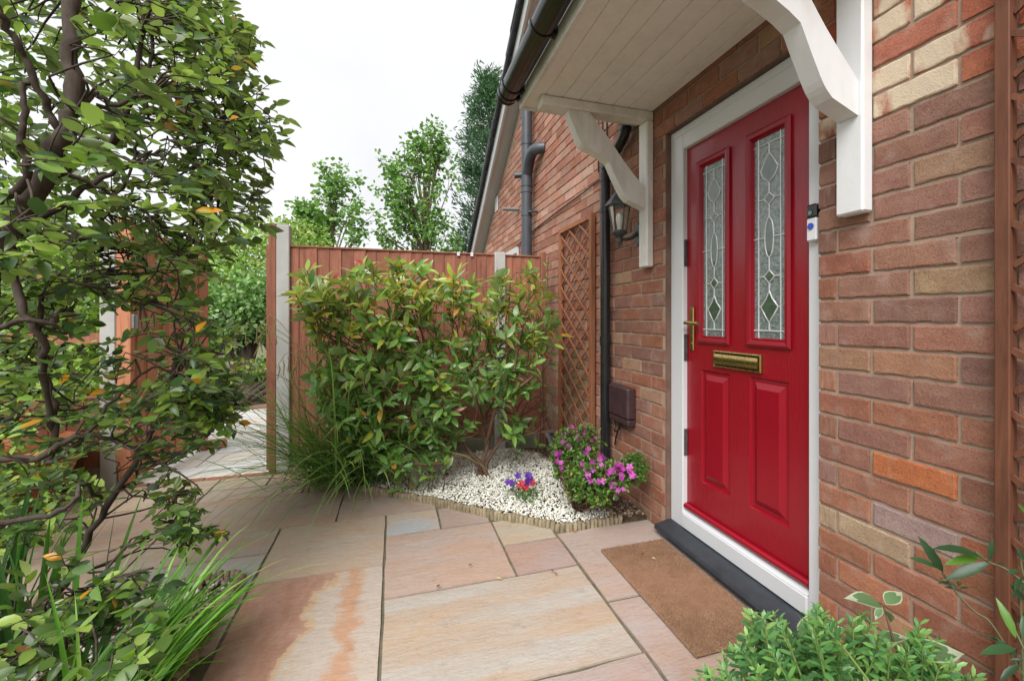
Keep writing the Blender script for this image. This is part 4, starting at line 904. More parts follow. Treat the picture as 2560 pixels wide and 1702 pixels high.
# ---- cotoneaster tree at the left
COT = [(.085, .155, .034), (.125, .235, .042), (.050, .105, .034), (.21, .345, .06), (.034, .075, .030), (.30, .42, .085), (.60, .27, .02), (.30, .15, .06)]
CW = [.225, .225, .19, .155, .09, .09, .015, .010]
tree = thing('cotoneaster_tree', 'leafy cotoneaster tree with dark crooked stems at the left', 'tree', (-2.95, 1.5, 0))
A1 = lambda x, y: (x/1.844, y/1.844)            # measured on enlarged views of the photograph
A2 = lambda x, y: (x/1.84, 850+y/1.84)
limbs = [  # (points (px,py,depth), radius start, radius end)
 ([(-225, 1560, 1.80), (-190, 1250, 1.72), (-120, 950, 1.62), (-50, 760, 1.52)]+[(*A1(x, y), d) for x, y, d in [(0, 1160, 1.47), (130, 950, 1.43), (260, 690, 1.40), (335, 540, 1.40), (330, 300, 1.42), (325, 0, 1.45), (330, -150, 1.47)]], .040, .022),
 ([(*A1(x, y), d) for x, y, d in [(20, 1150, 1.48), (120, 1040, 1.50), (300, 940, 1.54), (450, 830, 1.58), (600, 760, 1.62), (735, 690, 1.68)]], .018, .007),
 ([(*A1(x, y), d) for x, y, d in [(150, 920, 1.43), (260, 810, 1.5), (380, 720, 1.56), (520, 650, 1.62), (640, 590, 1.7), (760, 560, 1.8)]], .019, .006),
 ([(*A1(x, y), d) for x, y, d in [(-80, 960, 1.4), (0, 920, 1.38), (125, 830, 1.35), (100, 650, 1.33), (110, 480, 1.34), (125, 360, 1.36)]], .017, .008),
 ([(*A1(x, y), d) for x, y, d in [(270, 600, 1.40), (200, 450, 1.36), (110, 260, 1.32), (30, 130, 1.28), (-20, 20, 1.26)]], .013, .010),
 ([(*A1(x, y), d) for x, y, d in [(345, 530, 1.40), (430, 430, 1.48), (520, 480, 1.52), (640, 440, 1.56), (700, 425, 1.6)]], .013, .005),
 ([(*A1(x, y), d) for x, y, d in [(440, 480, 1.50), (640, 555, 1.6), (800, 600, 1.7), (900, 560, 1.75), (1080, 570, 1.85)]], .009, .003),
 ([(*A1(x, y), d) for x, y, d in [(500, 660, 1.6), (590, 500, 1.62), (660, 170, 1.65), (660, 80, 1.66), (620, -40, 1.68)]], .011, .007),
 ([(*A1(x, y), d) for x, y, d in [(660, 500, 1.66), (700, 200, 1.7), (715, 100, 1.7), (745, -20, 1.72)]], .009, .006),
 ([(*A1(x, y), d) for x, y, d in [(640, 760, 1.65), (760, 770, 1.75), (900, 900, 1.85), (1000, 960, 1.9)]], .007, .003),
 ([(*A1(x, y), d) for x, y, d in [(40, 1130, 1.47), (60, 1280, 1.46), (120, 1450, 1.46), (190, 1568, 1.48), (205, 1760, 1.55), (240, 2000, 1.62)]], .016, .011),
 ([(*A1(x, y), d) for x, y, d in [(320, 810, 1.52), (500, 890, 1.6), (700, 1000, 1.7), (830, 1090, 1.78), (900, 1060, 1.8)]], .009, .003),
 ([(*A1(x, y), d) for x, y, d in [(50, 1230, 1.46), (250, 1260, 1.5), (470, 1340, 1.58), (650, 1390, 1.66)]], .009, .004),
 ([(*A1(x, y), d) for x, y, d in [(-60, 1530, 1.42), (0, 1510, 1.44), (150, 1470, 1.46), (260, 1500, 1.5)]], .012, .008),
 ([(*A1(x, y), d) for x, y, d in [(640, 620, 1.7), (620, 740, 1.72), (540, 900, 1.74), (430, 1100, 1.76), (440, 1250, 1.78)]], .007, .004),
 ([(*A2(x, y), d) for x, y, d in [(120, 1340, 1.86), (170, 1290, 1.85), (330, 1060, 1.84), (480, 770, 1.84), (600, 600, 1.84), (700, 430, 1.86), (790, 180, 1.9), (830, 60, 1.92)]], .019, .010),
 ([(*A2(x, y), d) for x, y, d in [(-90, 600, 1.5), (0, 550, 1.52), (180, 545, 1.55), (330, 450, 1.6), (480, 440, 1.66), (650, 520, 1.74), (720, 560, 1.78)]], .017, .006),
 ([(*A2(x, y), d) for x, y, d in [(-90, 850, 1.45), (0, 830, 1.46), (210, 810, 1.5), (340, 740, 1.55), (385, 660, 1.6), (480, 730, 1.7)]], .014, .007),
 ([(*A2(x, y), d) for x, y, d in [(200, 560, 1.56), (270, 550, 1.58), (400, 430, 1.64), (560, 230, 1.72), (700, 130, 1.8), (830, 160, 1.85)]], .011, .004),
 ([(*A2(x, y), d) for x, y, d in [(240, 560, 1.6), (250, 300, 1.62), (200, 150, 1.62), (175, -20, 1.62), (190, -200, 1.6)]], .014, .010),
 ([(*A2(x, y), d) for x, y, d in [(600, 600, 1.84), (760, 560, 1.85), (900, 480, 1.9), (1010, 330, 1.95)]], .007, .003),
 ([(*A2(x, y), d) for x, y, d in [(330, 1060, 1.84), (480, 1060, 1.8), (640, 900, 1.8), (840, 920, 1.85)]], .006, .003),
 ([(*A2(x, y), d) for x, y, d in [(400, 700, 1.7), (560, 700, 1.76), (700, 730, 1.82), (820, 800, 1.88)]], .006, .003),
 ([(*A2(x, y), d) for x, y, d in [(-60, 1480, 1.28), (90, 1370, 1.32), (200, 1285, 1.35), (330, 1180, 1.38), (440, 1110, 1.4)]], .008, .003),
]
tb = MB(); nodes = []
for pts, r0, r1 in limbs:
    w3 = smooth_path([PD(*p) for p in pts], 5); m = len(w3)
    rr = [(r0+(r1-r0)*i/(m-1))*(1+.10*math.sin(i*1.7)+rng.normal(0, .05)) for i in range(m)]
    rr = [q*(.80 if r0 < .03 else .86) for q in rr]; wig = [Vector(q)+rv(.004) for q in w3]; tb.tube(wig, rr, 8)
    for i, q in enumerate(wig): nodes.append((q, rr[i]))
tb.build('trunk', M['bark'], tree)
nd = np.array([tuple(q) for q, _ in nodes])
CROWN = [(-60, -60), (535, -60), (600, 30), (640, 110), (620, 180), (700, 300), (690, 400), (655, 440), (660, 510), (610, 600), (590, 665), (545, 720), (590, 830), (600, 930), (580, 1040), (520, 1080), (430, 1040), (300, 1020), (-60, 1010)]
LOW = [(-60, 1010), (300, 1000), (560, 900), (590, 1000), (540, 1090), (470, 1140), (480, 1260), (545, 1320), (470, 1350), (380, 1300), (200, 1330), (-60, 1330)]
fo = Foliage(); tw = MB()
def cot_twig(start, d, ln, n, size):
    d = Vector(d).normalized(); p = Vector(start); pts = [p.copy()]; sd = 1
    for i in range(n):
        d = (d+rv(.10)+Vector((0, 0, -.035))).normalized(); p = p+d*(ln/n); pts.append(p.copy())
        h = d.cross(Vector((0, 0, 1))); h = h.normalized() if h.length > .05 else Vector((1, 0, 0)); sd = -sd
        ld = (d*.55+h*sd*.8+rv(.22)+Vector((0, 0, .05))).normalized(); nn = Vector((0, -.25, 1))+rv(.62)
        fo.add(p, ld, nn, size*rng.uniform(.65, 1.2), rng.choice(8, p=CW))
        if rng.random() < .35: fo.add(p, (d*.3-h*sd*.8+rv(.3)), Vector((0, 0, 1))+rv(.4), size*rng.uniform(.5, .9), rng.choice(8, p=CW))
    fo.add(p, d, Vector((0, 0, 1))+rv(.3), size, rng.choice(6, p=np.array(CW[:6])/sum(CW[:6])))
    tw.tube(pts, [.0026*(1-.6*i/n) for i in range(n+1)], 4, False)
def fill(poly, count, dmin, dmax, size, bias=1.):
    xs = [p[0] for p in poly]; ys = [p[1] for p in poly]; k = 0
    while k < count:
        u, v = rng.uniform(min(xs), max(xs)), rng.uniform(min(ys), max(ys))
        if not inside((u, v), poly) or (760 < v < 1300 and u < 430 and rng.random() < .3): continue
        dep = dmin+(dmax-dmin)*rng.random()**bias; p = PD(u, v, dep)
        j = int(np.argmin(((nd-np.array(p))**2).sum(1))); near = Vector(nd[j]); out = (p-near); 
        d = (out.normalized()*.8 if out.length > .02 else Vector((0, 0, 0)))+Vector((.35, .1, .15))+rv(.45)
        ln = rng.uniform(.09, .2); d.normalize(); cot_twig(p-d*ln*.8, d, ln, int(rng.integers(6, 11)), size)
        if out.length < .6 and rng.random() < .5: tw.tube(smooth_path([near, near.lerp(p, .4)+rv(.03), near.lerp(p, .75)+rv(.025), p-d*ln*.8], 2), [.0042, .0038, .0034, .003, .0026, .0022, .0019], 5, False)
        k += 1
fill(CROWN, 470, 1.5, 2.35, .052, .9); fill([(-60, -60), (480, -60), (560, 120), (600, 320), (560, 560), (430, 760), (-60, 800)], 34, 1.05, 1.4, .054)
fill(LOW, 120, 1.5, 2.3, .045)
fill([(-60, 480), (560, 520), (540, 760), (590, 880), (590, 1030), (480, 1080), (300, 1060), (-60, 1080)], 130, 1.65, 2.5, .044)
fill([(440, -40), (600, 20), (640, 110), (610, 180), (690, 300), (680, 400), (650, 470), (600, 600), (500, 500), (450, 200)], 100, 1.55, 1.95, .047)
fill([(400, 960), (560, 900), (590, 1010), (540, 1060), (420, 1030)], 45, 1.7, 1.95, .044); fill([(440, 1270), (560, 1290), (540, 1345), (430, 1350)], 14, 1.7, 1.85, .04)
fill([(0, 1480), (200, 1450), (330, 1500), (400, 1600), (300, 1720), (-20, 1720)], 32, 1.1, 1.4, .052)
fill([(120, 1390), (300, 1380), (420, 1480), (380, 1570), (180, 1540)], 13, 1.25, 1.45, .05)
fo.build(tree, ('oval', 'oval2', 'oval3'), M['leaf'], COT, 300)
tw.build('twigs', M['bark'], tree)

# ---- photinia shrub in the gravel bed
PH = [(.12, .26, .065), (.17, .33, .08), (.23, .40, .09), (.31, .45, .08), (.43, .47, .075), (.54, .33, .07), (.46, .075, .055), (.22, .30, .16), (.32, .10, .055)]
shrub = thing('photinia_shrub', 'broad glossy green photinia shrub with orange new leaves before the fence', 'shrub', (-.82, 3.36, .03))
sb = MB(); tips = []
def stem(p, d, ln, r, lev):
    n = 4; pts = [Vector(p)]; d = Vector(d).normalized()
    for i in range(n):
        d = (d+rv(.13)).normalized(); d.y *= .86; q = pts[-1]+d*(ln/n); q.z = max(q.z, .12); q.y = min(q.y, FY-.06); pts.append(q)
    sb.tube(pts, [r*(1-.35*i/n) for i in range(n+1)], 6, False)
    if lev == 0: tips.append((pts[-1], d)); return
    for i in range(2 if rng.random() < .55 else 3):
        k = rng.integers(2, n+1); stem(pts[k], d*.75+rv(.5)+Vector((0, -.05, .12)), ln*rng.uniform(.6, .8), r*.58, lev-1)
for b in ((-.845, 3.34), (-.80, 3.36), (-.77, 3.33)): 
    for k in range(1): stem((b[0], b[1], .02), Vector((rng.uniform(-.9, .5), rng.uniform(-.35, .3), .9)), .34, .018, 4)
sb.tube(smooth_path([(-.80, 3.34, .02), (-.88, 3.28, .16), (-1.0, 3.22, .22), (-1.15, 3.15, .20), (-1.3, 3.12, .23)]), .010, 6)
sb.tube(smooth_path([(-.78, 3.30, .30), (-.72, 3.15, .62), (-.60, 3.08, .70), (-.50, 3.05, .78)]), [.013]*9+[.010]*4, 6); sb.tube(smooth_path([(-.66, 3.10, .68), (-.62, 3.12, .85), (-.58, 3.14, 1.05), (-.50, 3.2, 1.2)]), .008, 6)
pf = Foliage()
OUT = [(735, 655), (800, 690), (900, 665), (1010, 650), (1120, 680), (1230, 690), (1330, 660), (1370, 740), (1400, 830), (1370, 900), (1310, 1000), (1290, 1120), (1240, 1110), (1190, 1070), (1110, 1140), (1000, 1170), (900, 1150), (830, 1060), (760, 960), (800, 870), (780, 800), (735, 760)]
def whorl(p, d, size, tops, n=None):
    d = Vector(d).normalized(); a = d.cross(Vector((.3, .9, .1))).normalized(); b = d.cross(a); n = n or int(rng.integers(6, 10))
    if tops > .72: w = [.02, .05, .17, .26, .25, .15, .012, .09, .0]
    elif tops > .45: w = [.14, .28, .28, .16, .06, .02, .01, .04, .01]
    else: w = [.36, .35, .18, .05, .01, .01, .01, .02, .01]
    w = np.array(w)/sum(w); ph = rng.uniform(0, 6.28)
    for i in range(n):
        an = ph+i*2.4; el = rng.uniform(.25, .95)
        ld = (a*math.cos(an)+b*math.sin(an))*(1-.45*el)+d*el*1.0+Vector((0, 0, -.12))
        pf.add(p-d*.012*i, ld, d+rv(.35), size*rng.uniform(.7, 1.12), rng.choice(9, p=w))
cnt = 0
while cnt < 500:
    u, v = rng.uniform(720, 1400), rng.uniform(640, 1180)
    if not inside((u, v), OUT): continue
    if v > 1000 and u > 1120 and rng.random() < .35: continue
    yy = 3.62-.55*rng.random()**.8 if v < 900 else 3.5-.5*rng.random()
    r = ray(u, v); t = yy/r[1]; p = Vector((-CAM_D+r[0]*t, yy, CAM_H+r[2]*t))
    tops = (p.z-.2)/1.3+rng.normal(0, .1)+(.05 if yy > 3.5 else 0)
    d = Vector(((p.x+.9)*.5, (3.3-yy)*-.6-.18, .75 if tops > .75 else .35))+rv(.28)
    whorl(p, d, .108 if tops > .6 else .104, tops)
    q = p-d.normalized()*rng.uniform(.10, .2); c_ = Vector((-.85, 3.36, .3)).lerp(p, .55)+rv(.05)
    sb.tube(smooth_path([c_, q+rv(.02), p]), [.0045]*5+[.0035]*4, 4, False) if rng.random() < .16 else sb.tube([q, p], [.003, .0025], 4, False)
    cnt += 1
for (u, v) in [(1215, 890), (1245, 880), (1190, 905)]:
    whorl(PD(u, v, 3.0), (0, -.3, .9), .05, .0, 4)
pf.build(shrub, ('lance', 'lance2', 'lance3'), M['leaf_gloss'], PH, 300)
sb.build('stems', M['bark_red'], shrub)
low = thing('seedling_shrub', 'low leafy sucker plant on the white gravel below the shrub', 'plant', (-1.2, 3.15, .03)); pf = Foliage(); sb2 = MB()
for (u, v) in [(1020, 1150), (1070, 1190), (985, 1170), (1040, 1205), (1000, 1200), (1080, 1160), (1110, 1150)]:
    p = PD(u, v, 3.02); whorl(p, (rng.normal(0, .2), -.25, .9), .085, .45, 7); sb2.tube([PD(u+6, v, 3.02)-Vector((0, 0, .0)), Vector((p.x, p.y+.04, .03))], .004, 5)
pf.build(low, 'lance', M['leaf_gloss'], PH, 60); sb2.build('stem', M['bark_red'], low)
lr = thing('corner_sapling', 'thin leafy shoot climbing where the fence meets the house', 'plant', (-.14, 3.9, .05)); pf = Foliage(); sb2 = MB()
st_ = smooth_path([(-.16, 3.9, .05), (-.17, 3.88, .7), (-.14, 3.87, 1.3), (-.13, 3.86, 1.72)], 6); sb2.tube(st_, .005, 5)
for q in st_[3::2]: whorl(Vector(q), (rng.normal(0, .5), -.5, .6), .06, .4, 4)
for (u, v) in [(1395, 815), (1380, 900), (1330, 1050), (1345, 1110), (1310, 1080), (1300, 1130)]: whorl(PD(u, v, 3.55), (.3, -.4, .5), .08, .35, 5); sb2.tube([PD(u, v, 3.55), PD(u-40, v+50, 3.6)], .003, 4)
pf.build(lr, 'lance', M['leaf_gloss'], PH, 60); sb2.build('stem', M['bark_red'], lr)

# ---- pendulous sedge
GP = [(.14, .27, .065), (.20, .36, .085), (.25, .40, .12), (.08, .17, .05), (.38, .44, .13), (.31, .42, .22)]
sedge = thing('sedge_clump', 'arching green sedge clump with drooping flower spikes by the gateway', 'grass', (-1.68, 3.45, .03)); it = []
for i in range(480):
    c = (-1.70+rng.normal(0, .15), 3.46+rng.normal(0, .07), .03); az = rng.uniform(0, 2*math.pi); lean = rng.uniform(.15, .9)
    dx = math.cos(az)*lean-.22; it.append((c, (dx, min(math.sin(az)*lean, .15)-.1, rng.uniform(.55, 1.1)), rng.uniform(.55, 1.3), rng.uniform(.009, .017), rng.uniform(.7, 2.0), rng.choice(6, p=[.3, .28, .14, .16, .06, .06])))
blades('foliage', sedge, it, GP, M['blade'], 170)
fl_ = MB()
for i in range(16):
    b = Vector((-1.72+rng.normal(0, .1), 3.45+rng.normal(0, .04), .1)); tx = rng.uniform(-.62, .12); top = Vector((b.x+tx, b.y-rng.uniform(-.05, .25), rng.uniform(.85, 1.22)))
    mid = b.lerp(top, .55)+Vector((-tx*.22, 0, .12)); fl_.tube(smooth_path([b, mid, top, top+Vector((tx*.28, -.02, -.07))], 5), .0022, 5, False)
    for k in range(4):
        s = top.lerp(top+Vector((tx*.28, -.02, -.07)), k/3); fl_.tube([s, s+Vector((rng.normal(0, .008), 0, -.03)), s+Vector((rng.normal(0, .012), 0, -.10))], [.002, .0042, .003], 5)
me_ = fl_.build('flower_spikes', simple('spike', (.30, .30, .10), (.36, .22, .12), .8, 30), sedge)

# ---- azalea, petunias, box
def flower(fo, p, d, size, c, n=5):
    d = Vector(d).normalized(); a = d.cross(Vector((.2, .3, .9))).normalized(); b = d.cross(a); ph = rng.uniform(0, 6)
    for i in range(n): an = ph+i*2*math.pi/n; v = a*math.cos(an)+b*math.sin(an); fo.add(p, v*.9+d*.45, d, size, c)
AZ = [(.07, .17, .035), (.12, .25, .04), (.20, .33, .05), (.05, .11, .03), (.30, .36, .06)]
def small_shrub(name, label, cat, centres, n, size, pal, wts, base, singles=120, shape='small', mat='leaf', fl=None, flsize=.022, flpal=None, stems=True):
    t = thing(name, label, cat, base); fo = Foliage(); ff = Foliage(); sm = MB()
    for c, r in centres:
        for i in range(int(n*r[0]*r[2]*40)):
            v = rng.normal(0, 1, 3); v /= np.linalg.norm(v); k = rng.uniform(.45, 1.05); p = Vector((c[0]+v[0]*r[0]*k, c[1]+v[1]*r[1]*k, c[2]+v[2]*r[2]*k))
            if p.z < .02: continue
            for j in range(5):
                d = Vector(v)*.6+rv(.6)+Vector((0, 0, .25)); fo.add(p+rv(.006), d, Vector((0, 0, .8))+Vector(v)*.4+rv(.3), size*rng.uniform(.6, 1.2), rng.choice(len(pal), p=wts))
            if stems and rng.random() < .3: sm.tube([Vector(base)+rv(.02)*Vector((1, 1, 0)).length*.3, Vector(base).lerp(p, .5)+rv(.02), p], [.004, .003, .0015], 4, False)
    if fl:
        for p in fl:
            for j in range(3): flower(ff, Vector(p)+rv(.013), rv(.4)+Vector((-.25, -.6, .5)), flsize*rng.uniform(.8, 1.15), int(rng.integers(len(flpal))))
        ff.build(t, 'petal', M['petal'], flpal, 150, 'petal', 'blossom')
    fo.build(t, shape, M[mat], pal, singles)
    if stems: sm.build('stem', M['bark_red'], t)
    return t
azf = [PD(u, v, d) for u, v, d in [(1412, 1088, 2.85), (1437, 1076, 2.85), (1456, 1079, 2.82), (1442, 1095, 2.8), (1410, 1107, 2.8), (1425, 1118, 2.78), (1400, 1135, 2.78), (1470, 1098, 2.8), (1484, 1093, 2.82), (1466, 1132, 2.7), (1485, 1160, 2.6), (1498, 1148, 2.62), (1500, 1160, 2.58), (1457, 1171, 2.62), (1455, 1184, 2.6), (1474, 1198, 2.55), (1510, 1205, 2.5), (1530, 1210, 2.48), (1543, 1218, 2.46), (1540, 1160, 2.52), (1551, 1168, 2.5), (1536, 1178, 2.5), (1566, 1176, 2.48), (1580, 1190, 2.46), (1552, 1190, 2.48), (1520, 1182, 2.52), (1402, 1156, 2.75)]]
def ctr(u, v, d): return tuple(PD(u, v, d))
small_shrub('azalea_bush', 'small azalea bush with magenta flowers beside the drainpipe', 'shrub', [(ctr(1425, 1120, 2.85), (.12, .13, .12)), (ctr(1465, 1110, 2.82), (.10, .1, .11)), (ctr(1400, 1165, 2.8), (.06, .06, .08)), (ctr(1475, 1180, 2.65), (.13, .12, .10)), (ctr(1530, 1195, 2.55), (.10, .1, .08)), (ctr(1450, 1215, 2.62), (.08, .08, .08)), (ctr(1500, 1235, 2.55), (.07, .07, .07))],
            420, .026, AZ, [.3, .3, .2, .12, .08], (-.375, 2.56, .03), 260, fl=azf, flpal=[(.44, .055, .36), (.36, .035, .29), (.52, .11, .44)], flsize=.019)
small_shrub('box_plant', 'small bright green box plant against the brick wall', 'shrub', [(ctr(1585, 1170, 2.62), (.085, .07, .085))], 900, .02, [(.08, .22, .03), (.12, .29, .04), (.05, .14, .025)], [.4, .35, .25], (-.08, 2.5, .02), 80, stems=False)
pet = thing('bedding_plant', 'small purple and red petunias growing in the white gravel', 'flower', (-.62, 2.84, .03)); fo = Foliage(); ff = Foliage()
for i in range(260): p = Vector((-.62+rng.normal(0, .055), 2.84+rng.normal(0, .06), .03+abs(rng.normal(0, .035)))); fo.add(p, rv(.6)+Vector((0, 0, .3)), Vector((0, 0, 1))+rv(.4), rng.uniform(.014, .028), int(rng.integers(4)))
fo.build(pet, 'small', M['leaf'], AZ[:4], 60)
for u, v, c, nf in [(1271, 1207, 0, 2), (1324, 1189, 0, 3), (1320, 1200, 0, 2), (1296, 1190, 0, 1), (1317, 1239, 0, 2), (1306, 1208, 1, 4), (1330, 1203, 1, 3), (1313, 1217, 1, 4), (1335, 1213, 1, 2)]:
    for k in range(nf): flower(ff, PD(u+rng.normal(0, 5), v+rng.normal(0, 4), 2.98), (-.2+rng.normal(0, .2), -.7, .6), .026 if c == 0 else .020, c)
ff.build(pet, 'petal', M['petal'], [(.10, .015, .30), (.55, .04, .06)], 120, 'petal', 'blossom')

# ---- bright green grasses and irises in the left bed
CR = [(.10, .275, .028), (.14, .35, .036), (.20, .42, .055), (.055, .165, .022), (.30, .50, .10), (.40, .33, .15)]
cro = thing('crocosmia_clump', 'bright green sword leaved clump arching over the left bed edging', 'grass', (-2.35, 1.55, .02)); it = []
for i in range(170):
    c = (-2.20+rng.normal(0, .055), 1.60+rng.normal(0, .15), .02); lean = rng.uniform(.25, 1.0)
    d = (.50*lean+rng.normal(-.02, .13), .55*lean+rng.normal(0, .16), 1.0-.35*lean); it.append((c, d, rng.uniform(.28, .56), rng.uniform(.013, .023), rng.uniform(.5, 1.6), rng.choice(6, p=[.29, .28, .15, .15, .08, .05])))
for (u, v, u2, v2, dp) in [(560, 1480, 800, 1402, 1.75), (560, 1420, 672, 1318, 1.9), (540, 1340, 625, 1200, 2.0), (530, 1550, 640, 1490, 1.7), (520, 1560, 620, 1552, 1.66), (480, 1640, 560, 1665, 1.55)]:
    a = PD(u-120, v+160, dp-.1); b = PD(u2, v2, dp); a.z = max(a.z, .03); dd_ = (b-a); it.append((tuple(a), tuple(dd_.normalized()+Vector((0, 0, .35))), dd_.length*1.12, .014, .9, 2))
it = it[::-1]
blades('foliage', cro, it, CR, M['blade'], 240)
iris = thing('iris_clump', 'dark upright iris leaves behind the leaning stem', 'plant', (-2.75, 2.1, .02)); it = []
for i in range(46): it.append(((-2.72+rng.normal(0, .12), 2.05+rng.normal(0, .1), .02), (rng.normal(.05, .16), rng.normal(0, .16), 1), rng.uniform(.35, .62), rng.uniform(.022, .036), rng.uniform(.1, .5), int(rng.integers(4))))
blades('foliage', iris, it, [(.035, .11, .02), (.05, .15, .025), (.028, .085, .02), (.08, .20, .03)], M['blade'], 46)

# ---- front right: hebe, variegated dogwood, willow-leaved climber
HB = [(.09, .24, .085), (.13, .32, .10), (.19, .40, .11), (.06, .16, .06), (.27, .47, .14)]
hebe = thing('hebe_bush', 'bushy green hebe at the bottom right below the brick wall', 'shrub', (-.40, .80, 0)); hf = Foliage(); hs = MB()
HOUT = [(1740, 1702), (1830, 1610), (1880, 1530), (1960, 1540), (1990, 1560), (2040, 1510), (2100, 1560), (2150, 1530), (2240, 1590), (2290, 1560), (2340, 1590), (2400, 1660), (2480, 1700), (2500, 1800), (1690, 1800)]
tipsH = [(1880, 1535, 1.12), (1950, 1545, 1.12), (1905, 1560, 1.08), (1935, 1535, 1.15), (2045, 1515, 1.14), (2060, 1535, 1.1), (2155, 1535, 1.12), (2140, 1550, 1.08), (2300, 1560, 1.02), (2310, 1580, 1.05), (1990, 1610, 1.05), (2090, 1560, 1.1), (2200, 1600, 1.05), (2380, 1690, 1.0), (2440, 1690, .98), (1765, 1690, 1.05), (1815, 1670, 1.06), (1870, 1630, 1.06)]
for i in range(230):
    while True:
        u, v = rng.uniform(1690, 2460), rng.uniform(1500, 1800)
        if inside((u, v), HOUT): break
    tipsH.append((u, v, rng.uniform(.92, 1.2)))
for u, v, dp in tipsH:
    tip = PD(u, v, dp); tip.x = min(tip.x, -.03); base = Vector((-.42+rng.normal(0, .1), .80+rng.normal(0, .1), tip.z-.22)); d = ((tip-base).normalized()*.6+Vector((0, 0, .8))+rv(.15)).normalized()
    ln = rng.uniform(.07, .12); n = 9; a = d.cross(Vector((.4, .8, .1))).normalized(); b = d.cross(a); hs.tube([tip-d*(ln+.10)+rv(.01), tip-d*ln, tip], [.003, .0025, .0015], 5, False)
    for k in range(n):
        q = tip-d*ln*(1-k/(n-1)); an = k*math.pi/2+rng.normal(0, .2); young = k/(n-1)
        for sgn in (1, -1):
            v3 = (a*math.cos(an)+b*math.sin(an))*sgn; el = .35+.75*young
            hf.add(q, v3+d*el+rv(.12), d+rv(.15), rng.uniform(.028, .040)*(1-.35*young**2), rng.choice(5, p=[.12, .28, .3, .05, .25] if young > .6 else [.34, .32, .12, .2, .02]))
hf.build(hebe, 'hebe', M['leaf'], HB, 300); hs.build('stem', simple('green_stem', (.12, .22, .05), (.18, .2, .06), .6), hebe)
dog = thing('dogwood_shoot', 'variegated dogwood shoots with cream edged leaves rising through the hebe', 'plant', (-.3, .9, 0)); ds = MB()
def varie(p, d, n, size):
    base, T = LEAF['wide']; rows = (len(base)-2)//3; col = np.tile(np.array([(.16, .27, .13)]), (len(base), 1))*rng.uniform(.85, 1.15)
    # cream margin built as a slightly larger blade underneath
    me = np_mesh('leaf', base*np.array([.84, .92, 1])+np.array([0, .02, .010]), T, col, True); me.materials.append(M['leaf']); me2 = np_mesh('leaf_margin', base, T, np.tile(np.array([(.55, .60, .44)]), (len(base), 1)), True); me2.materials.append(M['leaf'])
    y = Vector(d).normalized(); z = Vector(n); z = (z-y*z.dot(y)).normalized(); x = y.cross(z)
    mt_ = Matrix(((x.x*size, y.x*size, z.x*size, p.x), (x.y*size, y.y*size, z.y*size, p.y), (x.z*size, y.z*size, z.z*size, p.z), (0, 0, 0, 1)))
    for m__ in (me2, me):
        o = bpy.data.objects.new(m__.name, m__); link(o, dog); o.matrix_basis = mt_
cam_p = Vector((-CAM_D, 0, CAM_H))
for (u, v, u2, v2, dp, up) in [(2205, 1515, 2120, 1478, 1.12, .8), (2215, 1510, 2255, 1470, 1.1, .6), (2215, 1525, 2232, 1548, 1.06, .9), (2205, 1520, 2185, 1545, 1.06, .9), (2290, 1640, 2410, 1610, 1.0, .8), (2200, 1600, 2270, 1580, 1.1, .9), (2010, 1600, 2020, 1535, 1.16, .6), (2040, 1590, 2110, 1560, 1.16, .7), (1880, 1640, 1818, 1648, 1.15, .9), (2140, 1640, 2080, 1660, 1.08, .9)]:
    a = PD(u, v, dp); b = PD(u2, v2, dp+rng.uniform(-.03, .03)); vw = (cam_p-a).normalized(); varie(a, b-a, vw*(1-up)+Vector((0, 0, up)), (b-a).length)
ds.tube(smooth_path([PD(2290, 1760, 1.05), PD(2240, 1620, 1.08), PD(2210, 1515, 1.11)]), .0028, 5); ds.tube([PD(2290, 1640, 1.0), PD(2260, 1720, 1.05)], .0025, 5); ds.build('stem', M['bark_red'], dog)
cl_ = thing('climber', 'thin stemmed climber with willow like leaves on the dark trellis', 'climber', (-.06, .6, 0)); cf = Foliage(); cs = MB()
stems_ = [[(2560, 1690, .95), (2480, 1560, .98), (2440, 1530, 1.0), (2395, 1485, 1.02), (2355, 1430, 1.04)], [(2590, 1480, .95), (2520, 1425, .98), (2475, 1405, 1.0), (2440, 1380, 1.02)], [(2640, 1760, .9), (2570, 1640, .93), (2545, 1590, .95), (2530, 1560, .96)], [(2600, 1500, .95), (2560, 1440, .97), (2550, 1380, .98)], [(2560, 1760, .95), (2555, 1600, .97), (2550, 1450, .98)]]
for s in stems_: cs.tube(smooth_path([PD(*p) for p in s], 5), .0022, 5, False)
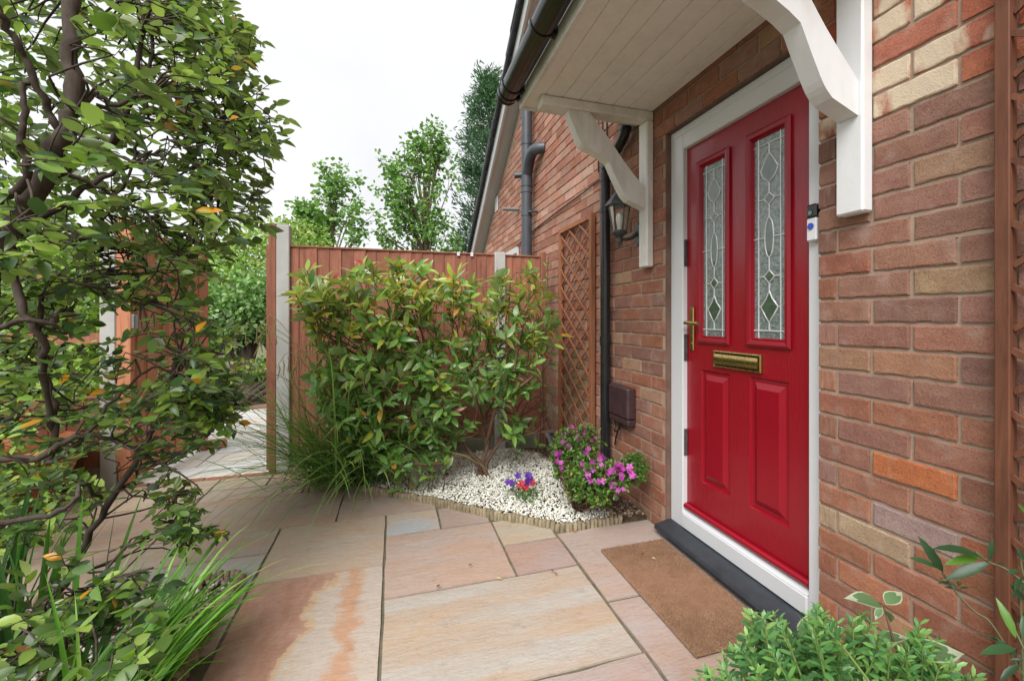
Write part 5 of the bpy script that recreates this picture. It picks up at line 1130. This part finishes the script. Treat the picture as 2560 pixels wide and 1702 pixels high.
for (u, v, u2, v2, dp, c) in [(2358, 1430, 2310, 1352, 1.04, 0), (2345, 1420, 2285, 1386, 1.04, 1), (2372, 1450, 2347, 1435, 1.03, 0), (2380, 1460, 2350, 1448, 1.03, 1), (2395, 1468, 2372, 1450, 1.03, 0), (2398, 1470, 2425, 1464, 1.03, 0), (2396, 1465, 2400, 1442, 1.02, 1), (2398, 1475, 2362, 1462, 1.03, 0), (2460, 1395, 2352, 1347, 1.0, 0), (2450, 1392, 2372, 1400, 1.01, 2), (2475, 1405, 2370, 1440, 1.0, 0), (2475, 1400, 2478, 1352, .99, 1), (2480, 1402, 2465, 1395, .99, 0), (2490, 1408, 2508, 1406, .99, 0), (2540, 1595, 2502, 1500, .95, 2), (2540, 1620, 2462, 1618, .95, 1), (2545, 1640, 2490, 1590, .95, 0), (2500, 1600, 2462, 1578, .96, 1), (2560, 1650, 2522, 1646, .94, 0), (2550, 1425, 2522, 1425, .97, 1), (2556, 1440, 2532, 1465, .97, 0), (2560, 1600, 2556, 1540, .95, 1), (2550, 1660, 2500, 1690, .94, 3), (2560, 1400, 2545, 1370, .97, 0), (2560, 1500, 2540, 1470, .97, 3)]:
    a = PD(u, v, dp); b = PD(u2, v2, dp+rng.uniform(-.02, .02)); vw = (cam_p-a).normalized(); cf.add(a, b-a, vw*.6+Vector((0, 0, .5))+rv(.25), (b-a).length, c)
for i in range(160):
    y = rng.uniform(.1, .64); z = rng.uniform(.1, .75); p = Vector((-.06+rng.normal(0, .015), y, z)); cf.add(p, rv(.6)+Vector((-.3, 0, -.3)), Vector((-1, 0, .3))+rv(.4), rng.uniform(.04, .08), int(rng.integers(4)))
cf.build(cl_, 'narrow', M['leaf'], [(.035, .085, .035), (.05, .12, .05), (.13, .30, .04), (.03, .07, .03)], 80); cs.build('stem', simple('green_stem2', (.07, .10, .04), (.1, .08, .04), .6), cl_)

# ------------------------------------------------------------------ beyond the fence
def far_tree(name, label, cat, base, height, crown, n, leaf, pal, wts, trunk_r, group=None, shape='far', clump=.35, spread=1., branches=24, bark='bark_pale', droop=0):
    t = thing(name, label, cat, base, group); tm = MB(); B = Vector(base); fo = Foliage(); ends = []
    lean = Vector((rng.normal(0, .03), 0, 1)); topp = B+lean*height*.92
    tm.tube(smooth_path([B-Vector((0, 0, .1)), B.lerp(topp, .4)+rv(.06), B.lerp(topp, .7)+rv(.08), topp], 4), [trunk_r*(1-.85*i/12) for i in range(13)], 8, False)
    for i in range(branches):
        c, r = crown[rng.integers(len(crown))]; v = rng.normal(0, 1, 3); v /= np.linalg.norm(v); k = rng.uniform(.55, 1.0)
        e = Vector((c[0]+v[0]*r[0]*k, c[1]+v[1]*r[1]*k, c[2]+v[2]*r[2]*k)); hgt = max(.12, min(.85, (e.z-B.z)/height*.62)); s = B.lerp(topp, hgt)
        mid = s.lerp(e, .5)+Vector((0, 0, .12*(e-s).length))+rv(.05); tm.tube(smooth_path([s, mid, e], 4), [trunk_r*.28*(1-.8*j/8) for j in range(9)], 5, False); ends += [(e, clump), (mid.lerp(e, .5)+rv(.12), clump)]
        for j in range(3): e2 = e.lerp(mid, rng.uniform(0, .6))+rv(clump*1.1); tm.tube([mid.lerp(e, rng.uniform(.2, .8)), e2], [trunk_r*.1, trunk_r*.05], 4, False); ends.append((e2, clump*.8))
    per = max(1, n//len(ends))
    for e, s in ends:
        for i in range(per):
            o = Vector(rng.normal(0, 1, 3))*s*.55*spread; p = e+o; fo.add(p, o.normalized()+rv(.5)+Vector((0, 0, -droop)), Vector((0, 0, 1))+rv(.5), leaf*rng.uniform(.6, 1.25), rng.choice(len(pal), p=wts))
    tm.build('trunk', M[bark], t); fo.build(t, shape, M['leaf_far'], pal, 0, rest='crown')
    return t
def P3(u, v, d): return tuple(PD(u, v, d))
SY_ = [(.15, .29, .08), (.20, .36, .10), (.26, .42, .12), (.10, .20, .06)]; SW = [.3, .35, .2, .15]
D1 = 15.; b1 = PD(835, 700, D1); far_tree('sycamore_tree', 'pale green young sycamore tree beyond the fence, left of the taller one', 'tree', (b1.x, b1.y, 0), 5.6,
    [(P3(835, 470, D1), (.55, .6, .5)), (P3(800, 540, D1), (.8, .8, .6)), (P3(880, 540, D1), (.8, .8, .6)), (P3(835, 610, D1), (1.2, 1., .7)), (P3(770, 620, D1), (.6, .6, .5)), (P3(775, 560, D1), (.45, .5, .5)), (P3(925, 590, D1), (.6, .6, .5)), (P3(840, 430, D1), (.3, .4, .35))], 3800, .135, SY_, SW, .10, 'sycamores', 'lobed', .2, branches=40)
D2 = 17.; b2 = PD(1075, 700, D2); far_tree('sycamore_tree', 'taller airy sycamore tree beyond the fence beside the dark conifer', 'tree', (b2.x, b2.y, 0), 7.4,
    [(P3(1075, 350, D2), (.7, .7, .5)), (P3(1030, 430, D2), (1.1, 1., .8)), (P3(1120, 430, D2), (1., 1., .8)), (P3(1070, 520, D2), (1.8, 1.2, .8)), (P3(980, 560, D2), (.9, .9, .6)), (P3(1110, 600, D2), (1.4, 1.2, .7)), (P3(985, 470, D2), (.6, .6, .5))], 5000, .135, SY_, [.35, .3, .15, .2], .11, 'sycamores', 'lobed', .2, branches=56)
# conifer
con = thing('conifer_tree', 'tall dark green conifer rising behind the house gable', 'tree', (*tuple(PD(1222, 795, 19))[:2], 0)); cb_ = PD(1222, 795, 19); fo = Foliage(); tm = MB()
tm.tube([(cb_.x, cb_.y, 0), (cb_.x, cb_.y, 10.8)], [.22, .03], 8, False)
for i in range(230):
    z = 1.2+9.8*rng.random(); rmax = (1.9*(1-((z-1.2)/10.2))**.6+.1)*rng.uniform(.6, 1.05); az = rng.uniform(0, 2*math.pi); e = Vector((cb_.x+math.cos(az)*rmax, cb_.y+math.sin(az)*rmax, z+.25*rmax))
    s = Vector((cb_.x, cb_.y, z-.25*rmax)); tm.tube([s, e], [.03, .008], 4, False)
    for j in range(75):
        k = rng.random()**.5; p = s.lerp(e, k)+rv(.16); fo.add(p, (e-s).normalized()+rv(.6)+Vector((0, 0, .25)), rv(1), rng.uniform(.12, .26), int(rng.choice(3, p=[.5, .35, .15])))
tm.build('trunk', M['bark'], con); fo.build(con, 'narrow', M['leaf_far'], [(.05, .12, .065), (.07, .155, .08), (.11, .21, .10)], 0, rest='crown')
# shrubs and hedge seen through the gateway and behind the left fence
def far_bush(name, label, centres, n, leaf, pal, wts, base, shape='far', cat='shrub'):
    t = thing(name, label, cat, base); fo = Foliage(); tm = MB()
    for c, r in centres:
        m = int(n*r[0]*r[2])
        for i in range(m):
            v = rng.normal(0, 1, 3); v /= np.linalg.norm(v); k = rng.random()**.33*(1+.10*math.sin(v[0]*9)+.1*math.sin(v[2]*11+v[1]*7)); p = Vector((c[0]+v[0]*r[0]*k, c[1]+v[1]*r[1]*k, c[2]+v[2]*r[2]*k))
            if p.z < .02: continue
            fo.add(p, Vector(v)*.7+rv(.6), Vector((0, 0, .7))+Vector(v)*.6+rv(.4), leaf*rng.uniform(.6, 1.3), rng.choice(len(pal), p=wts))
        for j in range(5): tm.tube(smooth_path([Vector(base)+rv(.05)*.6, Vector(base).lerp(Vector(c), .55)+rv(.06), Vector(c)+rv(.4)*r[0]*.6]), [.05*(1-.7*i/8) for i in range(9)], 6, False)
    tm.build('trunk', M['bark'], t); fo.build(t, shape, M['leaf_far'], pal, 0, rest='crown'); return t
BP = [(.14, .27, .08), (.21, .37, .12), (.29, .45, .17), (.08, .16, .05), (.38, .52, .24)]
far_bush('hedge_bush', 'bright lime green hedge bush behind the low fence', [((-3.95, 4.75, 1.0), (.5, .45, .75)), ((-4.55, 4.8, 1.1), (.6, .5, .8)), ((-5.3, 4.9, 1.15), (.7, .5, .9)), ((-3.75, 4.6, 1.55), (.32, .3, .4)), ((-4.3, 4.8, 1.8), (.5, .4, .5)), ((-4.9, 4.9, 1.9), (.6, .5, .6)), ((-5.6, 5.0, 1.9), (.6, .5, .6))], 2400, .062, [(.19, .34, .05), (.28, .44, .07), (.12, .23, .04), (.38, .52, .10), (.08, .15, .04)], [.3, .3, .15, .15, .1], (-4.4, 4.8, 0))
bb_ = PG(600, 985); far_bush('privet_bush', 'rounded pale green bush on dark trunks beyond the gateway', [(P3(605, 760, 7.6), (.75, .6, .62)), (P3(560, 800, 7.4), (.6, .5, .5)), (P3(650, 770, 7.8), (.5, .5, .6))], 4200, .075, BP, [.25, .3, .2, .15, .1], (bb_.x, bb_.y+.2, 0))
bb_ = PG(640, 950); far_bush('laurel_tree', 'yellow green leafy tree above the pale bush beyond the gateway', [(P3(620, 650, 11), (1.1, .9, .9)), (P3(570, 700, 10.5), (.9, .8, .9)), (P3(690, 610, 12), (.9, .8, .7)), (P3(740, 600, 13), (.9, .8, .6))], 1700, .10, [(.22, .34, .07), (.31, .43, .09), (.14, .24, .05), (.38, .47, .13)], [.35, .3, .2, .15], (bb_.x, bb_.y+2, 0), cat='tree')
bb_ = PG(630, 1000); far_bush('low_shrub', 'low bronze tipped shrub at the end of the pale path', [(P3(640, 940, 6.9), (.42, .3, .26)), (P3(590, 955, 6.9), (.3, .3, .2)), (P3(690, 930, 6.9), (.3, .3, .3))], 6500, .06, [(.14, .24, .05), (.22, .32, .06), (.38, .26, .10), (.08, .15, .04)], [.35, .3, .15, .2], (bb_.x, 6.9, 0))
LG = [(.19, .34, .05), (.28, .44, .07), (.12, .23, .04), (.38, .52, .10), (.08, .15, .04)]
for (u, v, d, r, lb) in [(-20, 800, 6.5, (1.5, 1., 1.5), 'lime green bush behind the fence at the far left'), (300, 780, 7.5, (1.6, 1., 1.5), 'lime green bush behind the fence, right of the leftmost bush'), (460, 760, 9.5, (1.2, 1., 1.5), 'lime green bush behind the open gate')]:
    c = P3(u, v, d); far_bush('garden_bush', lb, [(c, r), ((c[0], c[1], 1.0), (r[0]*.9, r[1]*.9, 1.0))], 1500, .10, LG, [.3, .3, .15, .15, .1], (c[0], c[1], 0))['group'] = 'bushes behind the left fence'
c = PG(90, 1330); far_bush('ground_shrub', 'low lime green shrub on the paving behind the tree', [((-3.35, 3.0, .22), (.42, .35, .25)), ((-3.75, 3.3, .3), (.4, .35, .3))], 5500, .05, LG, [.3, .3, .15, .15, .1], (-3.4, 3.0, 0))
pl = thing('planter_bowl', 'large terracotta planter bowl behind the tree', 'planter', (-3.72, 3.62, 0)); MB().lathe((-3.72, 3.62, 0), [(.0, .0), (.22, .0), (.26, .03), (.36, .18), (.42, .34), (.45, .36), (.45, .40), (.41, .41), (.38, .36), (.0, .34)], 28).build('bowl', M['terracotta'], pl)
far_bush('planter_shrub', 'lime leaved shrub growing in the terracotta bowl', [((-3.72, 3.62, .75), (.5, .3, .4))], 3200, .05, LG, [.3, .3, .2, .1, .1], (-3.72, 3.62, .36))
# scattered dry leaves
lit = Foliage(); lt = None
for (u, v, c) in [(1630, 1392, 0), (1608, 1378, 1), (1443, 1324, 2), (1385, 1430, 1), (1480, 1455, 3), (1384, 1428, 3), (1100, 1460, 3), (1240, 1443, 0), (1180, 1410, 3), (870, 1215, 1), (1290, 1190, 1)]:
    p = PG(u, v, .012 if not (1500 < u < 1700) else .026); f1 = Foliage(); f1.add(p, rv(1)*Vector((1, 1, 0)).length*.5+Vector((.1, .1, .0)), Vector((0, 0, 1))+rv(.25), rng.uniform(.018, .03), c)
    base, T = LEAF['small']; me = np_mesh('fallen_leaf', base*rng.uniform(.018, .03), T, np.tile(np.array([[(.75, .62, .35), (.35, .10, .05), (.60, .25, .04), (.22, .10, .06)][c]]), (len(base), 1)), True); me.materials.append(M['leaf'])
    o = link(bpy.data.objects.new('fallen_leaf', me)); o.location = p; o.rotation_euler = (rng.normal(0, .2), rng.normal(0, .2), rng.uniform(0, 6)); tag(o, {1443: 'orange fallen leaf lying by the corner of the gravel bed edging', 1385: 'dark red fallen leaf on the paving left of the doormat', 1480: 'brown fallen leaf on the long slab left of the doormat', 1384: 'brown fallen leaf beside the dark red one', 1100: 'brown fallen leaf on the joint of the large streaked slab', 1240: 'pale fallen leaf at the joint of the square pink slab', 1180: 'brown fallen leaf on the square pink slab', 870: 'red brown fallen leaf by the edging below the sedge', 1290: 'red brown fallen leaf on the white gravel by the petunias'}.get(u, 'small fallen leaf'), 'leaf', 'fallen leaves')
    if 1500 < u < 1700: o['label'] = 'small pale leaf lying on the doormat' if c == 0 else 'small red brown leaf lying on the doormat'
print('triangles', sum(len(o.data.polygons) for o in scn.objects if o.type == 'MESH'), 'objects', len(scn.objects))
